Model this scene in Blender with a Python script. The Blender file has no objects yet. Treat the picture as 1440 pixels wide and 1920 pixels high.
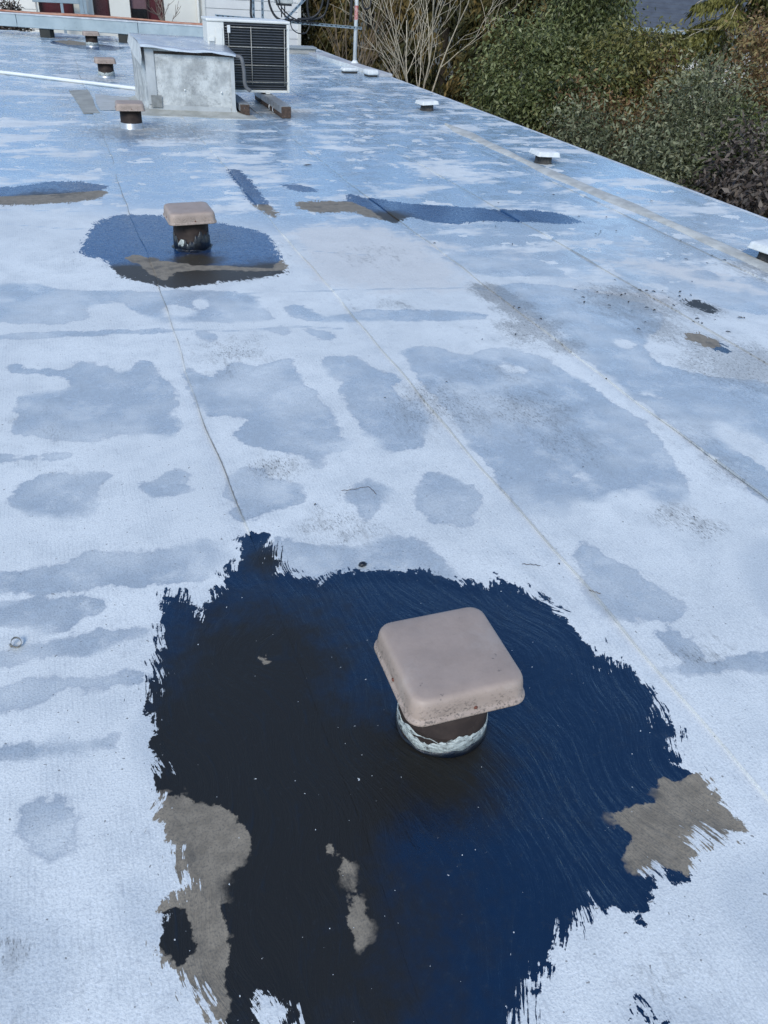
import bpy, math, random
import numpy as np
from mathutils import Vector, Matrix

random.seed(7)
rng = np.random.default_rng(7)
scene = bpy.context.scene
R = math.radians

# ------------------------------------------------------------------ camera
CAM_H, PITCH, YAW, ROLL = 1.65, R(34.59), R(22.23), R(4.03)
fh = Vector((math.sin(YAW), math.cos(YAW), 0)); r0 = Vector((math.cos(YAW), -math.sin(YAW), 0)); z0 = Vector((0, 0, 1))
fwd = fh*math.cos(PITCH) - z0*math.sin(PITCH); u0 = fh*math.sin(PITCH) + z0*math.cos(PITCH)
cr = r0*math.cos(ROLL) + u0*math.sin(ROLL); cu = u0*math.cos(ROLL) - r0*math.sin(ROLL)
cam_data = bpy.data.cameras.new('camera'); cam = bpy.data.objects.new('camera', cam_data)
scene.collection.objects.link(cam)
mw = Matrix((cr, cu, -fwd)).transposed().to_4x4(); mw.translation = Vector((0, 0, CAM_H)); cam.matrix_world = mw
cam_data.sensor_fit = 'VERTICAL'; cam_data.sensor_height = 36.0; cam_data.lens = 36.0*1481.86/1920.0
cam_data.clip_start = 0.05; cam_data.clip_end = 2000
scene.camera = cam

# ------------------------------------------------------------------ light
SUN_EL, SUN_AZ = R(40), R(215)          # azimuth clockwise from +Y: behind the camera, to the left
world = bpy.data.worlds.new('World'); scene.world = world; world.use_nodes = True
wn = world.node_tree; wn.nodes.clear()
sky = wn.nodes.new('ShaderNodeTexSky'); sky.sky_type = 'NISHITA'; sky.sun_disc = False
sky.sun_elevation = SUN_EL; sky.sun_rotation = SUN_AZ
sky.air_density = 1.0; sky.dust_density = 0.0; sky.ozone_density = 2.5
bg = wn.nodes.new('ShaderNodeBackground'); bg.inputs['Strength'].default_value = 0.12
wo = wn.nodes.new('ShaderNodeOutputWorld')
wn.links.new(sky.outputs[0], bg.inputs[0]); wn.links.new(bg.outputs[0], wo.inputs[0])
sun_data = bpy.data.lights.new('sun', 'SUN'); sun = bpy.data.objects.new('sun', sun_data)
scene.collection.objects.link(sun)
sun_data.energy = 1.5; sun_data.angle = R(26); sun_data.color = (1.0, 0.96, 0.86)
sd = Vector((math.sin(SUN_AZ)*math.cos(SUN_EL), math.cos(SUN_AZ)*math.cos(SUN_EL), math.sin(SUN_EL)))
sun.rotation_euler = (-sd).to_track_quat('-Z', 'Y').to_euler()
vs = scene.view_settings
vs.view_transform = 'Standard'; vs.look = 'None'; vs.gamma = 1.0; vs.use_curve_mapping = False
vs.exposure = 0.86
scene.cycles.use_light_tree = False; scene.cycles.max_bounces = 3; scene.cycles.diffuse_bounces = 2; scene.cycles.glossy_bounces = 2; scene.cycles.transmission_bounces = 2

# ------------------------------------------------------------------ helpers
COL = scene.collection
def link(o, parent=None):
    COL.objects.link(o)
    if parent is not None: o.parent = parent
    return o
def tag(o, label, cat, group=None):
    o['label'] = label; o['category'] = cat
    if group: o['group'] = group
    return o
def thing(name, label, cat, loc=(0, 0, 0), rz=0.0, group=None):
    o = bpy.data.objects.new(name, None); o.empty_display_size = .1
    o.location = loc; o.rotation_euler = (0, 0, rz)
    link(o); return tag(o, label, cat, group)

class MB:
    """collects shapes into one mesh"""
    def __init__(s): s.v = []; s.f = []; s.sm = []
    def add(s, verts, faces, smooth=False):
        b = len(s.v); s.v += [tuple(map(float, p)) for p in verts]
        s.f += [tuple(i+b for i in f) for f in faces]; s.sm += [smooth]*len(faces); return s
    def box(s, lo, hi, rot=None):
        x0, y0, z0_ = lo; x1, y1, z1 = hi
        v = [(x0,y0,z0_),(x1,y0,z0_),(x1,y1,z0_),(x0,y1,z0_),(x0,y0,z1),(x1,y0,z1),(x1,y1,z1),(x0,y1,z1)]
        if rot is not None: v = [tuple(rot @ Vector(p)) for p in v]
        return s.add(v, [(0,3,2,1),(4,5,6,7),(0,1,5,4),(1,2,6,5),(2,3,7,6),(3,0,4,7)])
    def bar(s, a, b, w, h, up=(0, 0, 1)):
        a = Vector(a); b = Vector(b); d = (b-a).normalized(); up = Vector(up)
        if abs(d.dot(up)) > .98: up = Vector((0, 1, 0))
        x = d.cross(up).normalized(); u = x.cross(d).normalized(); v = []
        for p in (a, b):
            for i, j in ((-1,-1),(1,-1),(1,1),(-1,1)): v.append(p + x*i*w/2 + u*j*h/2)
        return s.add(v, [(0,1,2,3),(7,6,5,4),(0,4,5,1),(1,5,6,2),(2,6,7,3),(3,7,4,0)])
    def tube(s, pts, rad, n=8, caps=True):
        pts = [Vector(p) for p in pts]; m = len(pts)
        if not hasattr(rad, '__len__'): rad = [rad]*m
        v = []; x = None
        for i, p in enumerate(pts):
            d = (pts[min(i+1, m-1)] - pts[max(i-1, 0)]).normalized()
            if x is None:
                x = d.orthogonal().normalized()
            x = (x - d*x.dot(d)).normalized(); y = d.cross(x)
            for k in range(n):
                a = 2*math.pi*k/n; v.append(p + (x*math.cos(a) + y*math.sin(a))*rad[i])
        f = []
        for i in range(m-1):
            for k in range(n):
                k2 = (k+1) % n; f.append((i*n+k, i*n+k2, (i+1)*n+k2, (i+1)*n+k))
        if caps: f.append(tuple(range(n-1, -1, -1))); f.append(tuple((m-1)*n+k for k in range(n)))
        return s.add(v, f, True)
    def loft(s, rings, close_top=True, close_bot=True, smooth=True):
        n = len(rings[0]); v = [p for r in rings for p in r]; f = []
        for i in range(len(rings)-1):
            for k in range(n):
                k2 = (k+1) % n; f.append((i*n+k, i*n+k2, (i+1)*n+k2, (i+1)*n+k))
        if close_bot: f.append(tuple(range(n-1, -1, -1)))
        if close_top: f.append(tuple((len(rings)-1)*n+k for k in range(n)))
        return s.add(v, f, smooth)
    def mesh(s, name):
        me = bpy.data.meshes.new(name); me.from_pydata(s.v, [], s.f)
        me.polygons.foreach_set('use_smooth', s.sm); me.update(); return me
    def build(s, name, mat, parent=None, loc=None, bevel=0.0):
        me = s.mesh(name); me.materials.append(mat)
        o = bpy.data.objects.new(name, me); link(o, parent)
        if loc: o.location = loc
        if bevel:
            b = o.modifiers.new('bevel', 'BEVEL'); b.width = bevel; b.segments = 2; b.limit_method = 'ANGLE'
        return o
def circle(r, z, n=32, c=(0, 0)):
    return [(c[0]+r*math.cos(2*math.pi*k/n), c[1]+r*math.sin(2*math.pi*k/n), z) for k in range(n)]
def rrect(w, r, z, n=6, d=None):
    d = d or w; p = []
    for q, (sx, sy) in enumerate(((1,1),(-1,1),(-1,-1),(1,-1))):
        for k in range(n+1):
            a = math.pi/2*(q + k/n)
            p.append((sx*(w/2-r)+r*math.cos(a), sy*(d/2-r)+r*math.sin(a), z))
    return p
def smooth_path(pts, sub=8):
    P = [Vector(p) for p in pts]; P = [P[0]*2-P[1]] + P + [P[-1]*2-P[-2]]; out = []
    for i in range(1, len(P)-2):
        for k in range(sub):
            t = k/sub; a, b, c, d = P[i-1], P[i], P[i+1], P[i+2]
            out.append(.5*((2*b)+(c-a)*t+(2*a-5*b+4*c-d)*t*t+(3*b-a-3*c+d)*t**3))
    out.append(P[-2]); return out

# ------------------------------------------------------------------ material helpers
def new_mat(name):
    m = bpy.data.materials.new(name); m.use_nodes = True
    nt = m.node_tree; b = nt.nodes['Principled BSDF']; return m, nt, b
def setin(nt, sock, v):
    if isinstance(v, bpy.types.NodeSocket): nt.links.new(v, sock)
    elif v is not None:
        if sock.type == 'RGBA' and hasattr(v, '__len__') and len(v) == 3: v = (*v, 1)
        sock.default_value = v
def nd(nt, typ, ins=None, **props):
    n = nt.nodes.new(typ)
    for k, v in props.items(): setattr(n, k, v)
    for k, v in (ins or {}).items(): setin(nt, n.inputs[k], v)
    return n
def MA(nt, op, a, b=None, c=None, clamp=False):
    n = nt.nodes.new('ShaderNodeMath'); n.operation = op; n.use_clamp = clamp
    for i, v in enumerate((a, b, c)): setin(nt, n.inputs[i], v)
    return n.outputs[0]
def MIX(nt, f, a, b, blend='MIX'):
    n = nt.nodes.new('ShaderNodeMix'); n.data_type = 'RGBA'; n.blend_type = blend; n.clamp_factor = True
    setin(nt, n.inputs[0], f); setin(nt, n.inputs[6], a); setin(nt, n.inputs[7], b); return n.outputs[2]
def MIXF(nt, f, a, b):
    n = nt.nodes.new('ShaderNodeMix'); n.data_type = 'FLOAT'
    setin(nt, n.inputs[0], f); setin(nt, n.inputs[2], a); setin(nt, n.inputs[3], b); return n.outputs[0]
def SS(nt, v, lo, hi, a=0.0, b=1.0):
    n = nd(nt, 'ShaderNodeMapRange', interpolation_type='SMOOTHSTEP')
    for k, x in zip(('Value', 'From Min', 'From Max', 'To Min', 'To Max'), (v, lo, hi, a, b)): setin(nt, n.inputs[k], x)
    return n.outputs[0]
def NZ(nt, vec, scale, detail=4.0, rough=.55, stretch=None, dist=0.0):
    if stretch is not None:
        vec = nd(nt, 'ShaderNodeVectorMath', {0: vec, 1: stretch}, operation='MULTIPLY').outputs[0]
    return nd(nt, 'ShaderNodeTexNoise', {'Vector': vec, 'Scale': scale, 'Detail': detail, 'Roughness': rough, 'Distortion': dist}).outputs['Fac']
def ATT(nt, name): return nd(nt, 'ShaderNodeAttribute', attribute_name=name).outputs['Fac']
def BUMP(nt, h, dist=.002, strength=1.0, normal=None):
    n = nd(nt, 'ShaderNodeBump', {'Height': h, 'Distance': dist, 'Strength': strength})
    if normal is not None: nt.links.new(normal, n.inputs['Normal'])
    return n.outputs[0]

def surface(name, col, col2=None, rough=.6, scale=12.0, speck=0.0, speck_col=(.05, .045, .04), speck_scale=90, metal=0.0, bump=.3, bump_scale=80, bump_dist=.002, spec=.5, stretch=None, thr=.62):
    """plain weathered surface: two-tone mottling, grime specks, fine relief"""
    m, nt, b = new_mat(name)
    P = nd(nt, 'ShaderNodeTexCoord').outputs['Object']
    n1 = NZ(nt, P, scale, 6, .6, stretch)
    c = MIX(nt, SS(nt, n1, .35, .65), col, col2 or tuple(x*.75 for x in col))
    if speck > 0:
        n2 = NZ(nt, P, speck_scale, 5, .65); n3 = NZ(nt, P, scale*.7, 3)
        f = MA(nt, 'MULTIPLY', SS(nt, n2, thr-.02, thr+.06), SS(nt, n3, .42, .62))
        c = MIX(nt, MA(nt, 'MULTIPLY', f, speck), c, speck_col)
    setin(nt, b.inputs['Base Color'], c)
    setin(nt, b.inputs['Roughness'], SS(nt, n1, .3, .7, rough-.08, rough+.1))
    b.inputs['Metallic'].default_value = metal; b.inputs['Specular IOR Level'].default_value = spec
    setin(nt, b.inputs['Normal'], BUMP(nt, NZ(nt, P, bump_scale, 6, .6), bump_dist, bump))
    return m

DARK = [[(360,2196),(412,2220),(469,2182),(457,2106),(472,2041),(464,1971),(509,1938),(569,1898),(648,1918),(737,1907),(818,1870),(885,1871),(949,1818),(1022,1763),(1108,1721),(1148,1761),(1181,1709),(1198,1648),(1246,1594),(1257,1512),(1260,1424),(1273,1326),(1314,1302),(1335,1251),(1325,1210),(1333,1145),(1307,1073),(1314,1023),(1290,1003),(1265,993),(1262,923),(1280,892),(1283,833),(1280,771),(1287,723),(1253,719),(1214,739),(1181,728),(1163,763),(1135,757),(1121,719),(1075,679),(1035,665),(1028,694),(1004,702),(977,678),(944,644),(915,616),(898,640),(871,661),(835,679),(795,668),(747,654),(716,624),(673,604),(642,593),(617,569),(583,550),(558,524),(507,480),(277,540),(153,600),(154,660),(148,696),(126,713),(100,716),(85,683),(66,643),(37,652),(22,704),(18,739),(-8,768),(-23,804),(-48,844),(-61,903),(-54,941),(-20,971),(6,963),(13,998),(-4,1048),(-4,1095),(-20,1156),(-23,1231),(-23,1277),(-9,1321),(-29,1395),(-4,1440),(-16,1518),(-15,1596),(24,1625),(17,1690),(45,1737),(62,1813),(71,1909),(91,1981),(146,1965),(170,1855),(216,1892),(254,1961),(301,2031),(337,2079),(362,2117)],[(-1,5571),(67,5932),(158,6262),(339,6416),(605,6354),(701,6192),(1016,6079),(1201,5911),(1286,5760),(1282,5498),(1250,5141),(1258,5027),(1185,4877),(998,4807),(797,4792),(499,4721),(427,4762),(332,4875),(203,4997),(148,5321),(26,5452)],[(1719,6632),(1942,6643),(2168,6619),(2269,6904),(2353,6745),(2651,6495),(3079,6341),(3453,6175),(3695,6147),(3874,6004),(3941,5729),(3740,5691),(3496,5786),(3064,5890),(2838,5810),(2646,5897),(2532,6069),(2333,5906),(2264,6023),(2184,6112),(2106,6283),(1838,6282),(1702,6429)],[(1398,7890),(1512,7837),(1521,7407),(1508,6922),(1494,6570),(1501,6291),(1443,6173),(1397,6335),(1366,6585),(1356,6847),(1387,7218),(1374,7586)],[(1763,7245),(1915,7232),(2051,7022),(1978,6933),(1826,6985),(1762,7107)],[(-762,7302),(-372,7374),(-167,7506),(85,7485),(309,7314),(237,7191),(292,7078),(177,6882),(-24,6788),(-292,6769),(-733,6771)],[(73,19809),(438,20061),(1451,18896),(1194,18218),(573,18413),(63,19260)],[(3183,3452),(3304,3452),(3334,3325),(3326,3211),(3248,3153),(3206,3259),(3158,3362)],[(3574,3926),(3678,3925),(3697,3767),(3607,3692),(3567,3774),(3540,3855)],[(800,492),(812,479),(824,464),(839,434),(822,432),(805,461),(797,475)],[(4754,4809),(5023,4907),(5191,4769),(4840,4367),(4673,4456),(4682,4607)],[(1028,694),(1061,694),(1062,676),(1035,665),(1027,674)]]
BARE = [[(-45,1253),(21,1232),(59,1197),(112,1176),(142,1134),(159,1085),(165,1040),(148,1016),(117,1009),(90,992),(72,966),(68,918),(75,881),(70,837),(54,799),(53,748),(35,640),(-83,680),(-101,986)],[(1187,921),(1199,905),(1220,889),(1272,903),(1310,887),(1327,695),(1128,662),(1081,677),(1040,710),(1016,711),(969,713),(961,743),(982,763),(997,759),(1012,797),(1002,837),(1000,860),(1036,864),(1087,871),(1101,846),(1133,864),(1160,896)],[(316,1002),(337,985),(352,953),(357,931),(345,903),(335,919),(335,959)],[(350,890),(351,862),(362,834),(357,794),(330,757),(319,766),(316,802),(326,834),(341,853)],[(315,1657),(324,1652),(322,1621),(332,1596),(322,1567),(309,1581),(308,1608)],[(250,5360),(339,5425),(473,5268),(657,5138),(886,5089),(947,5046),(1143,4992),(1233,5144),(1332,5174),(1257,4940),(1029,4947),(870,5006),(659,5042),(540,5020),(448,4855),(394,5014),(341,5213)],[(1710,6721),(1962,6712),(2202,6580),(2270,6364),(2278,5975),(2143,5992),(2070,6174),(1811,6190),(1642,6371)],[(1315,6693),(1388,6582),(1491,6554),(1531,6271),(1422,6085),(1342,6374)],[(-747,7028),(-292,7048),(-54,7076),(236,7173),(322,7093),(172,6799),(-292,6659),(-728,6679)],[(6,20125),(554,20338),(1116,19203),(404,19064)],[(3190,3500),(3332,3487),(3356,3352),(3296,3255),(3186,3233),(3117,3332)]]
BLACK_ISLAND = [[(-16,965),(-6,953),(1,936),(7,913),(9,892),(8,873),(3,855),(-5,837),(-15,829),(-28,830),(-41,840),(-54,859),(-63,885),(-70,919),(-61,944),(-34,962)]]
WET = [[(-400,3805),(-377,3825),(-348,3811),(-312,3763),(-254,3730),(-173,3712),(-122,3723),(-103,3765),(-66,3773),(-13,3745),(33,3704),(71,3649),(105,3626),(136,3635),(164,3671),(190,3738),(215,3741),(240,3678),(256,3607),(265,3530),(287,3459),(320,3394),(317,3305),(279,3195),(265,3116),(275,3064),(273,3014),(261,2966),(240,2946),(208,2953),(173,2974),(134,3007),(56,3015),(-60,2998),(-161,3009),(-251,3047),(-318,3083),(-363,3117),(-374,3160),(-349,3212),(-345,3289),(-362,3394),(-352,3457),(-314,3474),(-257,3481),(-179,3476),(-136,3501),(-129,3555),(-144,3609),(-183,3662),(-243,3690),(-324,3694),(-375,3720),(-399,3770)],[(393,3600),(406,3566),(435,3529),(479,3489),(518,3495),(553,3548),(586,3591),(619,3622),(663,3612),(718,3561),(765,3551),(806,3580),(851,3600),(901,3609),(917,3585),(901,3530),(899,3423),(913,3271),(925,3140),(937,3030),(937,2927),(925,2831),(928,2765),(945,2726),(936,2700),(903,2685),(863,2670),(819,2653),(786,2618),(765,2566),(751,2573),(742,2639),(701,2693),(628,2733),(567,2765),(517,2789),(493,2834),(496,2902),(518,2956),(560,2994),(562,3031),(522,3066),(478,3077),(430,3063),(400,3108),(388,3214),(377,3311),(366,3398),(366,3485),(379,3572)],[(1092,3573),(1148,3595),(1202,3574),(1254,3512),(1283,3432),(1290,3334),(1309,3299),(1339,3324),(1359,3303),(1370,3239),(1374,3134),(1371,2993),(1355,2889),(1326,2819),(1285,2736),(1234,2642),(1180,2598),(1122,2602),(1078,2641),(1046,2718),(1027,2830),(1022,2983),(1033,3115),(1060,3222),(1067,3316),(1054,3396),(1051,3468),(1060,3530)],[(1537,3606),(1614,3607),(1674,3585),(1716,3540),(1751,3497),(1778,3456),(1856,3457),(1986,3500),(2094,3477),(2175,3387),(2212,3309),(2205,3242),(2218,3156),(2249,3053),(2271,2939),(2284,2818),(2296,2702),(2308,2591),(2291,2467),(2249,2332),(2202,2197),(2153,2062),(2090,1989),(2013,1971),(1964,1999),(1942,2073),(1898,2099),(1833,2077),(1760,2068),(1677,2071),(1604,2058),(1541,2029),(1488,2017),(1444,2020),(1414,2046),(1396,2096),(1393,2166),(1406,2260),(1415,2348),(1420,2432),(1429,2540),(1443,2678),(1452,2826),(1455,2987),(1454,3130),(1448,3252),(1458,3384),(1485,3529)],[(-357,2689),(-317,2734),(-273,2760),(-226,2767),(-184,2761),(-147,2742),(-114,2738),(-84,2750),(-55,2747),(-27,2730),(-22,2704),(-39,2670),(-56,2623),(-74,2563),(-97,2517),(-126,2481),(-158,2465),(-193,2466),(-232,2481),(-275,2509),(-314,2536),(-348,2563),(-369,2598),(-374,2644)],[(82,2624),(116,2624),(144,2636),(167,2660),(194,2677),(226,2689),(249,2673),(262,2630),(261,2586),(245,2543),(217,2522),(179,2523),(145,2520),(115,2514),(92,2538),(74,2595)],[(401,2593),(433,2625),(471,2633),(515,2618),(543,2590),(555,2551),(580,2522),(617,2502),(641,2457),(654,2387),(643,2349),(610,2339),(569,2333),(518,2329),(474,2310),(438,2277),(408,2268),(382,2284),(371,2308),(372,2342),(379,2375),(390,2408),(388,2435),(373,2458),(370,2496),(380,2550)],[(810,2383),(848,2402),(882,2423),(911,2445),(926,2441),(927,2411),(937,2391),(958,2382),(960,2357),(943,2317),(920,2279),(891,2241),(865,2212),(843,2192),(827,2192),(819,2212),(815,2235),(817,2261),(808,2282),(789,2296),(782,2321),(788,2356)],[(1092,2357),(1136,2396),(1176,2416),(1211,2417),(1234,2390),(1245,2337),(1264,2297),(1292,2270),(1301,2234),(1290,2189),(1269,2157),(1238,2138),(1221,2107),(1217,2064),(1198,2042),(1165,2039),(1129,2053),(1090,2084),(1061,2128),(1042,2187),(1042,2246),(1061,2307)],[(-413,2206),(-336,2212),(-269,2209),(-213,2197),(-176,2205),(-159,2232),(-137,2244),(-113,2240),(-93,2227),(-77,2205),(-44,2198),(7,2205),(58,2199),(107,2177),(155,2179),(203,2204),(244,2210),(278,2196),(295,2167),(297,2126),(284,2083),(259,2039),(221,2015),(169,2009),(111,2009),(46,2014),(-2,2024),(-32,2040),(-76,2049),(-131,2051),(-193,2059),(-262,2073),(-335,2084),(-410,2092),(-448,2123),(-450,2176)],[(-406,1974),(-333,1929),(-279,1899),(-243,1882),(-210,1884),(-180,1905),(-145,1925),(-106,1944),(-80,1965),(-66,1987),(-93,2003),(-158,2013),(-217,2027),(-270,2044),(-334,2055),(-408,2057),(-444,2043),(-443,2012)],[(-401,1837),(-332,1838),(-272,1837),(-222,1834),(-190,1838),(-175,1851),(-149,1856),(-112,1855),(-61,1841),(5,1815),(3,1802),(-64,1802),(-105,1791),(-121,1770),(-146,1763),(-182,1769),(-217,1778),(-252,1788),(-311,1793),(-393,1793),(-433,1804),(-434,1826)],[(-396,1702),(-330,1704),(-273,1702),(-226,1696),(-178,1690),(-130,1684),(-75,1669),(-13,1648),(10,1629),(-6,1613),(-41,1610),(-96,1620),(-147,1628),(-194,1634),(-238,1634),(-277,1626),(-330,1623),(-393,1624),(-426,1643),(-428,1682)],[(-389,1497),(-328,1484),(-269,1474),(-213,1465),(-166,1456),(-128,1446),(-111,1434),(-116,1420),(-141,1416),(-188,1419),(-233,1425),(-276,1432),(-328,1441),(-388,1452),(-418,1469),(-419,1491)],[(-326,1290),(-315,1301),(-292,1305),(-257,1301),(-225,1291),(-196,1274),(-184,1245),(-189,1203),(-199,1175),(-214,1159),(-235,1153),(-262,1155),(-285,1165),(-304,1185),(-318,1217),(-327,1261)],[(488,2152),(532,2124),(588,2093),(654,2059),(713,2035),(766,2020),(808,2028),(839,2059),(874,2074),(913,2071),(946,2050),(971,2010),(989,1957),(1001,1892),(1005,1824),(1003,1753),(933,1745),(796,1798),(685,1834),(600,1851),(532,1877),(480,1913),(457,1987),(462,2105)],[(1476,1817),(1517,1830),(1546,1806),(1562,1746),(1582,1694),(1606,1650),(1627,1596),(1646,1533),(1656,1482),(1656,1441),(1643,1417),(1616,1409),(1583,1413),(1542,1427),(1496,1432),(1443,1429),(1405,1453),(1380,1505),(1374,1563),(1389,1628),(1411,1698),(1441,1772)],[(1497,1372),(1538,1373),(1569,1354),(1591,1317),(1596,1282),(1585,1250),(1570,1231),(1551,1225),(1523,1236),(1487,1265),(1471,1302),(1475,1348)],[(1439,1233),(1513,1217),(1582,1212),(1646,1218),(1723,1213),(1813,1198),(1840,1172),(1806,1136),(1749,1129),(1667,1149),(1566,1174),(1446,1205),(1391,1225),(1399,1236)],[(-508,4955),(-366,4976),(-258,4945),(-186,4862),(-86,4810),(44,4786),(175,4750),(306,4703),(402,4685),(465,4697),(608,4670),(833,4605),(940,4505),(926,4373),(930,4254),(951,4147),(811,4125),(518,4184),(342,4249),(280,4321),(227,4424),(182,4559),(105,4596),(1,4530),(-31,4444),(5,4337),(-124,4305),(-411,4344),(-557,4498),(-570,4788)],[(1065,4298),(1118,4323),(1175,4268),(1233,4138),(1236,4069),(1187,4059),(1132,4070),(1072,4102),(1041,4159),(1039,4243)],[(1255,4106),(1363,4148),(1528,4158),(1752,4136),(1952,4086),(2124,4008),(2183,3949),(2129,3908),(1883,3926),(1457,4000),(1238,4048),(1214,4074)],[(-470,4200),(-320,4193),(-167,4183),(-11,4169),(147,4149),(307,4124),(393,4098),(404,4074),(321,4072),(149,4094),(-92,4111),(-394,4126),(-541,4150),(-542,4185)],[(529,4057),(574,4029),(598,3987),(602,3931),(590,3903),(563,3902),(535,3922),(508,3964),(497,4006),(504,4049)],[(892,4022),(965,4023),(999,3994),(992,3938),(970,3907),(932,3900),(899,3928),(870,3990)],[(1093,3969),(1168,3915),(1202,3860),(1198,3805),(1171,3791),(1123,3816),(1088,3869),(1066,3953)],[(2465,4417),(2658,4434),(2879,4342),(3117,4145),(3246,3950),(3268,3760),(3172,3604),(2971,3480),(2852,3350),(2807,3213),(2807,3108),(2851,3030),(2981,2926),(3197,2795),(3157,2574),(2896,2297),(2764,2237),(2731,2370),(2691,2457),(2646,2495),(2598,2454),(2549,2340),(2544,2222),(2580,2099),(2544,1974),(2444,1851),(2397,1873),(2399,2044),(2405,2234),(2415,2448),(2418,2715),(2411,3048),(2412,3372),(2420,3675),(2412,3973),(2385,4257)],[(2434,5100),(2616,5135),(2784,5108),(2934,5021),(3034,4850),(3085,4606),(3034,4502),(2885,4528),(2719,4557),(2537,4589),(2434,4662),(2410,4777),(2384,4897),(2358,5020)],[(3486,4610),(3583,4624),(3656,4567),(3701,4442),(3715,4355),(3698,4302),(3633,4273),(3521,4266),(3458,4345),(3445,4515)],[(4020,4461),(4143,4469),(4183,4403),(4140,4266),(4080,4221),(4001,4263),(3961,4326),(3960,4412)],[(3761,3949),(3947,3914),(4050,3820),(4068,3671),(4014,3612),(3888,3637),(3788,3726),(3709,3885)],[(-425,2963),(-339,2943),(-261,2926),(-191,2912),(-160,2898),(-167,2883),(-202,2879),(-265,2887),(-339,2900),(-424,2918),(-467,2938),(-468,2961)]]
DRY_ISLAND = [[(-321,3689),(-258,3680),(-202,3652),(-155,3603),(-134,3556),(-138,3512),(-179,3491),(-257,3493),(-312,3511),(-345,3547),(-359,3596),(-355,3660)],[(1346,3222),(1389,3227),(1410,3192),(1408,3119),(1390,3065),(1356,3031),(1325,3027),(1295,3054),(1291,3104),(1313,3180)],[(1956,3315),(2009,3269),(2033,3227),(2028,3189),(1996,3180),(1939,3200),(1914,3241),(1924,3305)],[(2498,2834),(2558,2775),(2569,2748),(2532,2750),(2502,2779),(2480,2835)],[(1735,2259),(1775,2252),(1781,2237),(1754,2213),(1734,2216),(1721,2247)],[(2788,3450),(2815,3387),(2802,3342),(2749,3317),(2712,3325),(2688,3367),(2701,3411),(2749,3458)],[(401,4432),(464,4462),(513,4431),(546,4340),(545,4287),(511,4269),(465,4262),(408,4266),(378,4304),(372,4379)],[(573,4518),(628,4529),(653,4491),(645,4405),(623,4363),(586,4362),(562,4398),(551,4473)]]
DRY = [[(1670,5938),(1997,5932),(2202,5849),(2274,5692),(2329,5475),(2365,5205),(2359,4931),(2314,4655),(2266,4486),(2212,4410),(1986,4414),(1593,4496),(1397,4698),(1389,5047),(1414,5399),(1476,5751)],[(2034,5467),(2183,5479),(2316,5470),(2432,5439),(2525,5358),(2596,5228),(2551,5177),(2394,5201),(2228,5274),(2050,5399)],[(3545,4785),(3846,4724),(4051,4622),(4154,4483),(4232,4307),(4286,4101),(4273,3982),(4194,3945),(4079,3992),(3925,4126),(3795,4299),(3688,4517),(3574,4676),(3456,4769)],[(2972,4248),(3134,4218),(3330,4144),(3556,4026),(3630,3944),(3554,3900),(3429,3924),(3252,4016),(3096,4112),(2960,4212)],[(2900,5123),(3001,5107),(3017,5056),(2950,4972),(2893,4944),(2843,4970),(2825,5020),(2841,5093)]]
FAINT = [[(-337,1124),(-321,1094),(-304,1068),(-286,1045),(-267,1027),(-247,1011),(-231,994),(-220,976),(-214,957),(-212,937),(-213,915),(-217,891),(-223,865),(-231,838),(-246,818),(-269,807),(-298,802),(-334,805),(-363,823),(-384,856),(-399,906),(-407,976),(-410,1036),(-408,1085),(-399,1119),(-385,1140),(-369,1147),(-353,1142)],[(1172,667),(1202,672),(1232,674),(1260,676),(1288,676),(1314,674),(1323,657),(1313,625),(1286,580),(1244,524),(1209,483),(1179,457),(1153,444),(1131,443),(1114,447),(1101,457),(1094,472),(1091,492),(1091,516),(1095,543),(1101,574),(1112,608),(1127,635),(1147,655)],[(801,495),(820,494),(838,491),(857,486),(876,479),(895,470),(913,460),(930,449),(947,437),(962,424),(973,411),(978,398),(978,385),(973,372),(954,368),(921,372),(874,384),(813,405),(770,424),(746,441),(741,458),(754,473),(768,484),(784,492)],[(198,1870),(170,1920),(144,1953),(122,1968),(103,1964),(88,1942),(75,1914),(65,1879),(57,1838),(52,1793),(45,1749),(36,1707),(25,1666),(14,1628),(2,1591),(-11,1555),(-24,1520),(-38,1487),(-48,1456),(-54,1426),(-56,1399),(-56,1373),(-54,1350),(-50,1328),(-46,1308),(-40,1290),(-33,1276),(-25,1266),(-15,1259),(-5,1256),(12,1258),(34,1267),(63,1282),(99,1304),(131,1345),(159,1406),(183,1492),(205,1606),(215,1709),(213,1799)],[(-95,1054),(-61,1039),(-35,1017),(-20,987),(-14,950),(-17,907),(-27,880),(-43,867),(-66,868),(-95,883),(-117,905),(-133,932),(-142,967),(-144,1009),(-137,1038),(-121,1053)],[(1238,1912),(1266,1856),(1287,1789),(1300,1711),(1306,1624),(1304,1530),(1300,1482),(1293,1474),(1283,1507),(1269,1584),(1256,1659),(1242,1735),(1228,1809),(1215,1883),(1211,1925),(1219,1935)],[(2159,1689),(2216,1690),(2231,1660),(2205,1602),(2140,1517),(2042,1412),(1973,1347),(1926,1318),(1900,1320),(1893,1355),(1899,1398),(1918,1448),(1950,1507),(1998,1576),(2050,1631),(2103,1669)]]
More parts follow.
